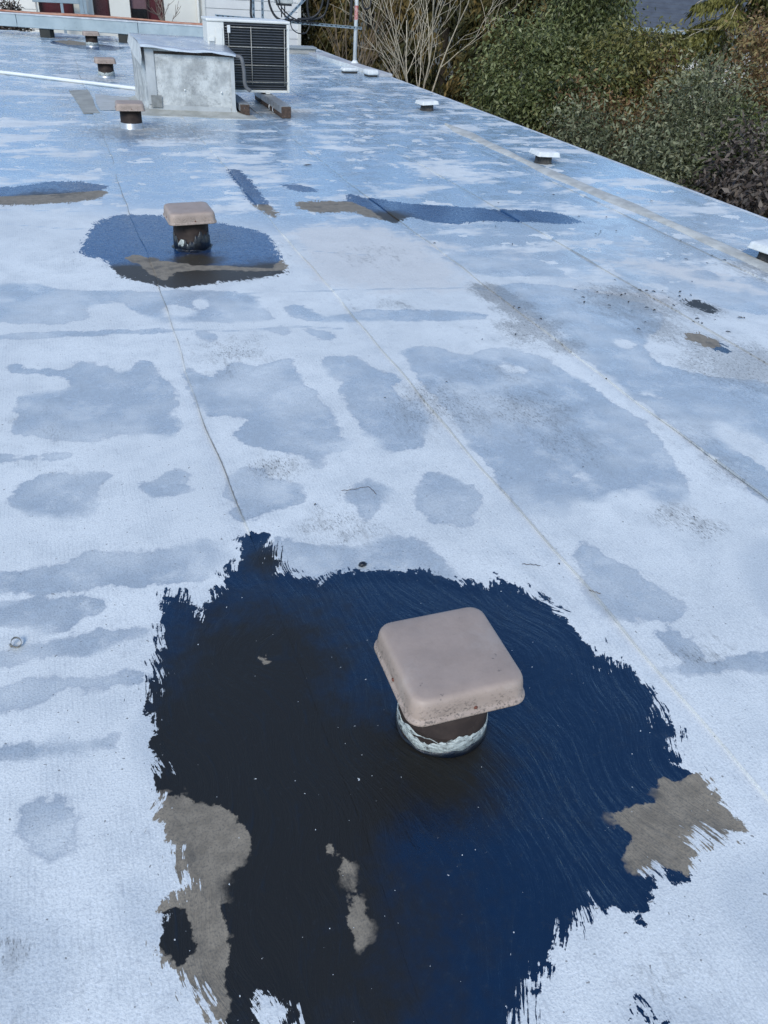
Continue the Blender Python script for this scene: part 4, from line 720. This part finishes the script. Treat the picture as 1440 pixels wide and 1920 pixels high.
for (a, c2, zb_, zt_) in openings:
    b.box(bl((xl, 26.0, -6.2)), bl((a, 26.25, 4.2))); b.box(bl((a, 26.0, -6.2)), bl((c2, 26.25, zb_))); b.box(bl((a, 26.0, zt_)), bl((c2, 26.25, 4.2))); xl = c2
b.box(bl((xl, 26.0, -6.2)), bl((4.15, 26.25, 4.2))); b.box(bl((-.1, 26.5, -6.2)), bl((4.15, 34, 4.2)))
b.build('wall', WALL, bld)
b = MB(); b.box(bl((4.16, 25.85, -6.2)), bl((6.9, 34, 4.2))); w2 = b.build('side_wall', WHITEW, bld)
for k in range(22):
    z = -3.1+k*.22
    b = MB(); b.box(bl((4.20, 25.825, z)), bl((6.86, 25.849, z+.205))); b.build('siding_board', WHITEW, w2, bevel=.004)
for x in (4.17, 6.87):
    b = MB(); b.box(bl((x-.045, 25.80, -6.2)), bl((x+.045, 25.85, 4.2))); b.build('corner_board', CREAM, w2)
b = MB(); b.box(bl((-.1, 25.97, -.12)), bl((4.1, 25.999, -.06))); b.build('base_trim', CREAM, bld)
b = MB(); b.box(bl((-.12, 25.8, 4.2)), bl((7.1, 34.2, 4.5))); b.build('parapet', WALL, bld)
for i, (a, c2, zb_, zt_) in enumerate(openings):
    win = MB().box(bl((a, 26.14, zb_)), bl((c2, 26.20, zt_))).build('window', MAROON, bld)
    fr = MB()
    fr.box(bl((a, 26.02, zb_+.03)), bl((a+.03, 26.13, zt_))); fr.box(bl((c2-.03, 26.02, zb_+.03)), bl((c2, 26.13, zt_))); fr.build('frame', surface('dark_frame', (.03, .012, .014), rough=.4), win)
    MB().box(bl((a-.04, 25.94, zb_-.045)), bl((c2+.04, 26.10, zb_+.025))).build('sill', WHITEW, win, bevel=.006)
    if i == 2:
        MB().box(bl((a+.03, 26.10, zb_+.03)), bl((a+.44, 26.135, zb_+.30))).build('pane', DGLASS, win)
        MB().box(bl((a+.03, 26.10, zb_+.31)), bl((a+.44, 26.135, zt_))).build('blind', MAROON2, win)
        MB().box(bl((a+.445, 26.05, zb_+.03)), bl((a+.475, 26.13, zt_))).build('mullion', surface('dark_mullion', (.04, .015, .018), rough=.4), win)
b = MB(); b.tube([bl((4.04, 25.9, 4.1)), bl((4.04, 25.9, .06)), bl((4.04, 25.9, -3))], .035, 10); dp = b.build('downpipe', CREAM, bld)
b = MB(); b.tube([bl((4.04, 25.9, .02)), bl((4.04, 25.9, -.14))], .055, 10); b.build('pipe_socket', ZINC, dp)
t = thing('metal_post', 'pair of blue grey metal posts and beam before the maroon door', 'frame', (1.0, 25.7, -6.2))
for x, r_ in ((.98, .05), (1.075, .04), (.50, .035)):
    b = MB(); b.box((x-1-r_, -.05, 0), (x-1+r_, .05, 10)); b.build('post', BLUEG, t, bevel=.008)
b = MB(); b.box((-1.2, -.06, 6.57), (-.06, .06, 6.67)); b.build('beam', BLUEG, t, bevel=.008)
# far white neighbour at the left border
nb = thing('white_house', 'bright white house wall at the far left behind the duct', 'building', (-4.2, 33, -6.2))
b = MB(); b.box((-5, 0, 0), (4.05, 6, 9.2)); wl = b.build('wall', WHITEW, nb)
for k in range(16):
    b = MB(); b.box((-4.98, -.03, 4.6+k*.28), (4.02, -.002, 4.6+k*.28+.265)); b.build('siding_board', WHITEW, wl)
b = MB(); b.add([(-5.3, -.5, 9.2), (4.4, -.5, 9.2), (4.4, 3, 11), (-5.3, 3, 11), (-5.3, 6.5, 9.2), (4.4, 6.5, 9.2)], [(0, 1, 2, 3), (3, 2, 5, 4), (0, 3, 4), (1, 5, 2), (0, 4, 5, 1)]); b.build('roof', surface('slate', (.10, .11, .12), rough=.7), nb)

# ------------------------------------------------------------------ far house with grey shingles
fhh = thing('shingled_house', 'house with grey shingle roof and white wall behind the trees', 'building', (17.2, 29.4, -6.2))
ux = Vector((8.9, -6.1, 0)).normalized(); uy = Vector((ux.y*-1, ux.x, 0))
def hp(u, v, z): p = ux*u+uy*v; return (p.x, p.y, z+6.2)
SHG = surface('grey_shingle', (.085, .098, .12), (.065, .075, .095), rough=.75, scale=3, speck=.4, bump=.6, bump_scale=30, bump_dist=.01)
b = MB(); b.add([hp(.5, .5, -6.2), hp(15, .5, -6.2), hp(15, 9.5, -6.2), hp(.5, 9.5, -6.2), hp(.5, .5, .45), hp(15, .5, .45), hp(15, 9.5, .45), hp(.5, 9.5, .45), hp(.5, 5, 2.6), hp(15, 5, 2.6)], [(0,1,5,4),(1,2,6,9,5),(2,3,7,6),(3,0,4,8,7),(4,5,9,8),(8,9,6,7)])
b.build('wall', WHITEW, fhh)
rows = 18; b = MB()
for side in (0, 1):
    for k in range(rows):
        f0, f1 = k/rows, (k+1)/rows+.012
        def rp(u, f, lift):
            v = (0.0+5*f) if side == 0 else (10-5*f); return hp(u, v, .40+2.5*f+lift)
        v = [rp(-.1, f0, .03), rp(15.6, f0, .03), rp(15.6, f1, .012), rp(-.1, f1, .012), rp(-.1, f0, -.05), rp(15.6, f0, -.05)]
        o = MB().add(v, [(0, 1, 2, 3), (4, 5, 1, 0)] if side == 0 else [(3, 2, 1, 0), (0, 1, 5, 4)]).build('shingle_course', SHG, fhh)
b = MB()
b.bar(hp(-.12, -.1, .33), hp(-.12, 5, 2.86), .05, .20); b.bar(hp(-.12, 5, 2.86), hp(-.12, 10.1, .33), .05, .20); b.build('rake_board', WHITEW, fhh)
b = MB(); b.bar(hp(-.1, -.06, .34), hp(15.6, -.06, .34), .10, .12); b.build('gutter', BLUEG, fhh)
for u, v in ((2.2, 3.0), (4.6, 2.1), (5.5, 1.2), (6.6, 3.2)):
    b = MB(); x, y, z = hp(u, v, .42+.5*v); b.tube([(x, y, z), (x, y, z+.30)], .05, 8); b.build('roof_pipe', COIL, fhh)
for u in (3.0, 5.4, 8.0):
    MB().add([hp(u, .44, -1.6), hp(u+.9, .44, -1.6), hp(u+.9, .44, -.3), hp(u, .44, -.3), hp(u, .49, -1.6), hp(u+.9, .49, -1.6), hp(u+.9, .49, -.3), hp(u, .49, -.3)], [(0,1,2,3),(1,5,6,2),(4,0,3,7),(3,2,6,7)]).build('window', DGLASS, fhh)
# ------------------------------------------------------------------ vegetation
def leaf_material(name, cols, rough=.5, trans=.15):
    """cols: tint 0 -> 1 along the list, per leaf"""
    m, nt, b = new_mat(name)
    t = ATT(nt, 'tint'); r = nt.nodes.new('ShaderNodeValToRGB'); e = r.color_ramp.elements
    while len(e) < len(cols): e.new(.5)
    for k, c in enumerate(cols): e[k].position = k/(len(cols)-1); e[k].color = (*c, 1)
    nt.links.new(t, r.inputs[0]); nt.links.new(r.outputs[0], b.inputs['Base Color'])
    b.inputs['Roughness'].default_value = rough; b.inputs['Specular IOR Level'].default_value = .4
    tr = nd(nt, 'ShaderNodeBsdfTranslucent', {'Color': r.outputs[0]}); mx = nd(nt, 'ShaderNodeMixShader', {0: trans})
    nt.links.new(b.outputs[0], mx.inputs[1]); nt.links.new(tr.outputs[0], mx.inputs[2])
    nt.links.new(mx.outputs[0], nt.nodes['Material Output'].inputs[0]); return m
def unit(v): return v/np.maximum(np.linalg.norm(v, axis=1, keepdims=True), 1e-9)
def leaves_object(name, base, direc, length, width, tint, mat, parent, curl=.25):
    n = len(base); d = unit(direc)
    side = unit(np.cross(d, rng.normal(size=(n, 3))+np.array([0, 0, .6]))); nor = np.cross(side, d)
    L = length[:, None]; W = width[:, None]
    v = np.empty((n, 4, 3)); v[:, 0] = base; v[:, 1] = base+d*L*.45+side*W*.5+nor*L*curl*.3
    v[:, 2] = base+d*L-nor*L*curl*.4; v[:, 3] = base+d*L*.5-side*W*.5+nor*L*curl*.3
    me = bpy.data.meshes.new(name); me.vertices.add(n*4); me.vertices.foreach_set('co', v.reshape(-1))
    me.loops.add(n*4); me.loops.foreach_set('vertex_index', np.arange(n*4)); me.polygons.add(n); me.polygons.foreach_set('loop_start', np.arange(0, n*4, 4))
    me.update(calc_edges=True)
    a = me.attributes.new('tint', 'FLOAT', 'POINT'); a.data.foreach_set('value', np.repeat(np.clip(tint, 0, 1), 4).astype(np.float32))
    me.materials.append(mat); return link(bpy.data.objects.new(name, me), parent)
def sphere_dirs(n): return unit(rng.normal(size=(n, 3)))
def crown(parent, lobes, density, leaf, mat, droop=.5, per=13, spread=.16, tmean=.5, tvar=.30, lump=.26, narrow=.36):
    B, D, L, W, T = [], [], [], [], []
    for (cx, cy, cz, r) in lobes:
        nc = int(density*r*r*4); d = sphere_dirs(nc)
        fr = rng.normal(size=(5, 3))*3.2; pr = rng.uniform(0, 6.28, 5)
        mod = 1+lump*np.sin(d@fr.T+pr).sum(1)/2.2
        rad = r*mod*(1-np.abs(rng.normal(size=nc))*.26)
        keep = np.sin(d@(fr[1]*2.3)+pr[2])+np.sin(d@(fr[2]*2.1)+pr[3])+rng.normal(size=nc)*.5 > -.75; d, rad = d[keep], rad[keep]; nc = len(d)
        c = np.array([cx, cy, cz])+d*rad[:, None]*np.array([1, 1, 1.05])
        k = np.repeat(np.arange(nc), per); n = len(k)
        ct = rng.normal(size=nc)*tvar+tmean+.12*np.sin(d@fr[0]+pr[1])
        p = c[k]+rng.normal(size=(n, 3))*spread*np.array([1, 1, .8])
        q = d[k]*.55+rng.normal(size=(n, 3))*.6; q[:, 2] -= droop
        B.append(p); D.append(q); ll = leaf*rng.uniform(.6, 1.25, n); L.append(ll); W.append(ll*narrow*rng.uniform(.8, 1.25, n)); T.append(ct[k]+rng.normal(size=n)*.08)
    return leaves_object('crown', *map(np.concatenate, (B, D, L, W, T)), mat, parent)
BARK = surface('bark', (.10, .08, .06), (.06, .048, .038), rough=.9, scale=14, bump=1, bump_scale=30, bump_dist=.02, stretch=(2, 2, .4))
def trunk_to(parent, base, lobes, r=.12):
    b = MB(); B0 = Vector(base); c = sum((Vector(l[:3]) for l in lobes), Vector())/len(lobes)
    fork = B0.lerp(c, .55); b.tube(smooth_path([B0, B0.lerp(fork, .5)+Vector((.1, -.06, 0)), fork], 5), list(np.linspace(r, r*.7, 11)), 8)
    for l in lobes:
        e = Vector(l[:3]); pts = smooth_path([fork-(fork-B0)*.06, fork.lerp(e, .5)+Vector((random.uniform(-.15, .15), random.uniform(-.15, .15), .1)), e], 4)
        b.tube(pts, list(np.linspace(r*.55, r*.18, len(pts))), 6)
        for k in range(7):
            s = pts[random.randrange(3, len(pts))]; dv = Vector(sphere_dirs(1)[0])*l[3]*.9; dv.z = abs(dv.z)*.5
            b.tube([s, s+dv*.5+Vector((0, 0, .05)), s+dv], [r*.16, r*.1, r*.04], 4)
    return b.build('trunk', BARK, parent)
GREEN = leaf_material('laurel_leaf', [(.016, .02, .007), (.052, .064, .02), (.105, .122, .038), (.20, .21, .085)], .42)
YELLG = leaf_material('yellow_green_leaf', [(.024, .027, .008), (.085, .086, .024), (.165, .155, .045), (.26, .225, .08)], .45)
RUSSET = leaf_material('russet_leaf', [(0.0312, 0.0195, 0.0104), (0.1105, 0.0611, 0.0286), (0.2015, 0.104, 0.0442), (0.247, 0.1885, 0.078)], .6)
GREYG = leaf_material('grey_green_leaf', [(0.0208, 0.0234, 0.0104), (0.078, 0.0858, 0.039), (0.156, 0.1664, 0.0884), (0.273, 0.273, 0.1625)], .5)
PURPLE = leaf_material('dark_purple_leaf', [(0.0144, 0.012, 0.0096), (0.0456, 0.0336, 0.0276), (0.096, 0.072, 0.0576), (0.18, 0.144, 0.114)], .5)
THUJA = leaf_material('thuja_spray', [(.013, .016, .004), (.042, .042, .009), (.095, .07, .017), (.20, .13, .04)], .7)
CEDAR = leaf_material('cedar_frond', [(.035, .042, .009), (.10, .10, .02), (.18, .165, .04), (.26, .23, .09)], .65)

TREES = [('laurel_tree', 'dark green laurel nearest the bare tree, bulging over the roof edge', 'tree', 'GREEN', 258, 0.09, 0.55, 0.66, [(8.18, 14.33, 0.1, 0.97), (8.23, 13.14, -0.29, 0.85), (7.78, 13.98, -0.24, 0.68), (8.73, 14.58, 0.3, 0.51), (7.69, 13.23, -0.51, 0.58)], 'evergreens beyond the roof edge'), ('laurel_tree', 'tall narrow dark green laurel rising to the top edge before the shingled roof', 'tree', 'GREEN', 258, 0.095, 0.8, 0.58, [(9.94, 15.6, 1.04, 0.79), (9.84, 15.07, 0.41, 0.74), (9.77, 15.71, 1.67, 0.64)], 'evergreens beyond the roof edge'), ('evergreen_tree', 'yellow green broadleaf evergreen right of the tall dark laurel', 'tree', 'YELLG', 258, 0.095, 0.7, 0.58, [(9.77, 13.91, 0.45, 0.49), (9.62, 13.4, 0.28, 0.82), (9.09, 13.17, -0.2, 0.75)], 'evergreens beyond the roof edge'), ('russet_shrub', 'russet brown leafy shrub between yellow green tree and grey green bush', 'shrub', 'RUSSET', 225, 0.085, 0.6, 0.63, [(10.18, 13.62, 0.35, 0.42), (9.95, 13.03, -0.0, 0.54), (9.53, 12.6, -0.36, 0.44)], 'evergreens beyond the roof edge'), ('grey_green_bush', 'large grey green bush with thin branches in the right half', 'shrub', 'GREYG', 235, 0.075, 0.2, 0.66, [(9.66, 11.48, 0.13, 0.52), (9.0, 10.72, -0.13, 0.75), (9.4, 10.38, -0.22, 0.66), (8.43, 10.54, -0.47, 0.59), (8.64, 9.71, -0.56, 0.54)], 'evergreens beyond the roof edge'), ('reddish_bush', 'reddish brown tall bush at the upper right border', 'shrub', 'RUSSET', 225, 0.081, 0.3, 0.73, [(11.29, 12.03, 0.86, 0.59), (10.97, 11.37, 0.39, 0.76), (10.41, 11.22, 0.1, 0.61), (10.41, 10.52, -0.02, 0.71)], 'evergreens beyond the roof edge'), ('low_shrub', 'low dark green shrub just past the roof edge under the laurel', 'shrub', 'GREYG', 235, 0.081, 0.3, 0.58, [(7.55, 11.55, -0.43, 0.49), (7.62, 10.78, -0.55, 0.51), (7.66, 10.0, -0.61, 0.45), (7.73, 9.31, -0.7, 0.4)], 'evergreens beyond the roof edge'), ('purple_shrub', 'dark purplish shrub in the lower right corner of the greenery', 'shrub', 'PURPLE', 225, 0.1, 0.5, 0.63, [(8.18, 8.5, -0.36, 0.5), (8.07, 7.77, -0.54, 0.54), (7.94, 8.45, -0.64, 0.34)], 'evergreens beyond the roof edge'), ('brown_bush', 'brownish bush below the yellow green tree', 'shrub', 'RUSSET', 235, 0.075, 0.3, 0.58, [(8.14, 12.6, -0.41, 0.52), (8.29, 12.02, -0.39, 0.48), (8.49, 11.38, -0.48, 0.45)], 'evergreens beyond the roof edge'), ('green_bush', 'dark green bush between grey green bush and purplish shrub', 'shrub', 'GREEN', 235, 0.081, 0.3, 0.53, [(8.89, 9.49, -0.23, 0.47), (8.24, 9.14, -0.74, 0.38), (9.15, 9.24, -0.26, 0.54)], 'evergreens beyond the roof edge')]
MATS = dict(GREEN=GREEN, YELLG=YELLG, RUSSET=RUSSET, GREYG=GREYG, PURPLE=PURPLE)
for name, label, cat, mt, dens, leaf, droop, tm, lobes, group in TREES:
    c = np.mean([l[:3] for l in lobes], 0); gx, gy = max(c[0], 6.9), c[1]
    t = thing(name, label, cat, (float(gx), float(gy), -6.2), 0, group)
    rl = [(l[0]-gx, l[1]-gy, l[2]+6.2, l[3]) for l in lobes]
    # continue the crown below what the photograph shows
    rl2 = rl+[(l[0], l[1], l[2]-l[3]*1.5, l[3]*.95) for l in sorted(rl, key=lambda q: q[2])[:2]]
    crown(t, rl2, dens, leaf, MATS[mt], droop, tmean=tm)
    trunk_to(t, (0, 0, 0), rl, .13 if cat == 'tree' else .07)

def conifer(x, y, top, rad, label, tm=.45, n=2600):
    t = thing('thuja_tree', label, 'tree', (x, y, -6.2), 0, 'brown green conifers behind the bare tree')
    H = top+6.2; h = rng.uniform(0, 1, n)**.8; a = rng.uniform(0, 6.283, n)
    prof = rad*np.clip((1-h)*1.9, .04, 1)**.7*(1+.18*np.sin(a*5+h*23)+.12*np.sin(a*3-h*41))
    rr = prof*(1-np.abs(rng.normal(size=n))*.22)
    c = np.stack([rr*np.cos(a), rr*np.sin(a), h*H], 1); out = np.stack([np.cos(a), np.sin(a), np.zeros(n)], 1)
    per = 15; k = np.repeat(np.arange(n), per); m = len(k)
    ct = tm+.2*rng.normal(size=n)+.18*np.sin(h*31+a*4)
    s = rng.uniform(0, 1, m)                              # along a hanging spray
    p = c[k]+out[k]*(s[:, None]-.5)*.45+rng.normal(size=(m, 3))*.06; p[:, 2] -= s*s*.28
    q = out[k]*.45+rng.normal(size=(m, 3))*.35; q[:, 2] -= .75
    ll = rng.uniform(.14, .28, m)
    leaves_object('crown', p, q, ll, ll*.24, ct[k]+.22*(s-.5)+rng.normal(size=m)*.08, THUJA, t)
    b = MB(); b.tube([(0, 0, 0), (0, 0, H*.5), (0, 0, H*.97)], [.2, .12, .02], 8); b.build('trunk', BARK, t)
conifer(7.5, 28.6, 5.0, 1.5, 'brown conifer next to the corner of the cream building', .55)
conifer(9.3, 26.6, 5.4, 1.7, 'brown green conifer directly behind the white mast', .55)
conifer(11.2, 25.2, 5.2, 1.7, 'dark conifer behind the bare tree, third from the cream building', .42)
conifer(12.4, 22.9, 4.8, 1.5, 'conifer with rusty tips between bare tree and green laurel', .48)
conifer(14.2, 23.2, 5.0, 1.6, 'conifer behind the green laurel beside the shingled house', .42)
conifer(21.5, 19.5, 5.0, 1.9, 'green conifer in the top right corner of the picture', .25)

def bare_tree(name, x, y, label, stems, bark, twig_r=.007, depth=4, zf=-.9, spread=.5, length=1.5, trunk_r=.10, seed=1):
    rd = random.Random(seed); t = thing(name, label, 'tree', (x, y, -6.2)); tr = MB(); br = MB()
    f = Vector((0, 0, zf+6.2)); tr.tube(smooth_path([(0, 0, 0), (.05, .03, f.z*.5), f], 5), list(np.linspace(trunk_r*1.5, trunk_r, 11)), 8)
    def grow(p, d, L, r, lev):
        pts = [p]; q = d.copy(); n = 6
        for k in range(n):
            q = (q+Vector((rd.uniform(-1, 1), rd.uniform(-1, 1), rd.uniform(-.4, .9)))*.13).normalized(); pts.append(pts[-1]+q*L/n)
        br.tube(pts, list(np.linspace(r, max(r*.45, twig_r*.7), n+1)), 6 if lev < 2 else 4, caps=False)
        if lev >= depth: return
        for k in range(rd.choice((3, 3, 4, 4))):
            i = rd.randrange(1, n+1); dd = (pts[i]-pts[i-1]).normalized(); o = dd.orthogonal().normalized(); o.rotate(Matrix.Rotation(rd.uniform(0, 6.283), 3, dd))
            nd_ = (dd+o*rd.uniform(.35, .9)+Vector((0, 0, .12))).normalized(); grow(pts[i], nd_, L*rd.uniform(.45, .72), max(r*rd.uniform(.4, .6), twig_r), lev+1)
    for k in range(stems):
        a = 6.283*k/stems+rd.uniform(-.3, .3); d = Vector((math.cos(a)*spread*rd.uniform(.4, 1.2), math.sin(a)*spread*rd.uniform(.4, 1.2), 1)).normalized()
        grow(f-Vector((0, 0, .25)), d, length*rd.uniform(.85, 1.2), trunk_r*rd.uniform(.4, .6), 0)
    tr.build('trunk', bark, t); br.build('branches', bark, t); return t
PALEB = surface('pale_bark', (.50, .43, .32), (.38, .32, .23), rough=.85, scale=8)
bare_tree('bare_tree', 7.75, 18.6, 'leafless pale tree with many upright stems beyond the roof edge', 5, PALEB, .0055, 3, -1.15, .62, 2.5, .042, 3)
bare_tree('bare_shrub', 7.7, 23.6, 'leafless brown shrub between the cream building and the white mast', 5, surface('brown_bark', (.22, .165, .11), (.15, .11, .075), rough=.9), .006, 2, -2.0, .45, 3.0, .05, 9)
bare_tree('bare_sapling', 2.98, 25.2, 'small leafless sapling in front of the wide maroon window', 3, surface('grey_bark', (.26, .21, .17), rough=.9), .007, 2, -.15, .55, .8, .03, 12)
t = thing('dark_shrub', 'small dark shrub against the white house wall at far left', 'shrub', (-.85, 26.5, -6.2))
crown(t, [(0, 0, 6.2, .28), (.15, .1, 6.0, .3), (-.2, 0, 5.9, .35)], 300, .10, PURPLE, .1, per=10, spread=.08); trunk_to(t, (0, 0, 0), [(0, 0, 5.9, .3)], .04)

# drooping cedar with a visible pale trunk
t = thing('cedar_tree', 'yellow green drooping cedar with pale leaning trunk by the shingled roof', 'tree', (14.99, 18.09, -6.2))
b = MB(); lean = Vector((.55, -.1, 0)); H = 11.5
def tp(f): return Vector((lean.x*f*f*2, lean.y*f*2, H*f))
b.tube([tp(f) for f in np.linspace(0, 1, 14)], list(np.linspace(.16, .03, 14)), 8); Bs, Ds, Ls, Ts = [], [], [], []
for k in range(64):
    f = random.uniform(.25, .98); a = random.uniform(0, 6.283); L = (1-f)*1.6+1.0; o = Vector((math.cos(a), math.sin(a), .12)); p0 = tp(f)
    pts = [p0+o*L*s+Vector((0, 0, -.55*s*s*L*.5)) for s in np.linspace(0, 1, 7)]; b.tube(pts, list(np.linspace(.028, .006, 7)), 4)
    n = int(420*L); s = rng.uniform(.12, 1, n); P_ = np.array([list(p0+o*L*x+Vector((0, 0, -.275*x*x*L))) for x in s]); sd_ = np.array([-o.y, o.x, 0]); w = rng.normal(size=n)*.20*(1.1-s*.6)
    P_ = P_+sd_*w[:, None]; P_[:, 2] -= np.abs(w)*.7+np.abs(rng.normal(size=n))*.08
    D_ = np.array(o)*.5+sd_*np.sign(w)[:, None]*.35+rng.normal(size=(n, 3))*.25; D_[:, 2] -= .9
    Bs.append(P_); Ds.append(D_); Ls.append(rng.uniform(.08, .2, n)); Ts.append(np.full(n, random.gauss(.5, .18))+rng.normal(size=n)*.13)
L_ = np.concatenate(Ls); leaves_object('crown', np.concatenate(Bs), np.concatenate(Ds), L_, L_*.26, np.concatenate(Ts), CEDAR, t)
b.build('trunk', PALEB, t)
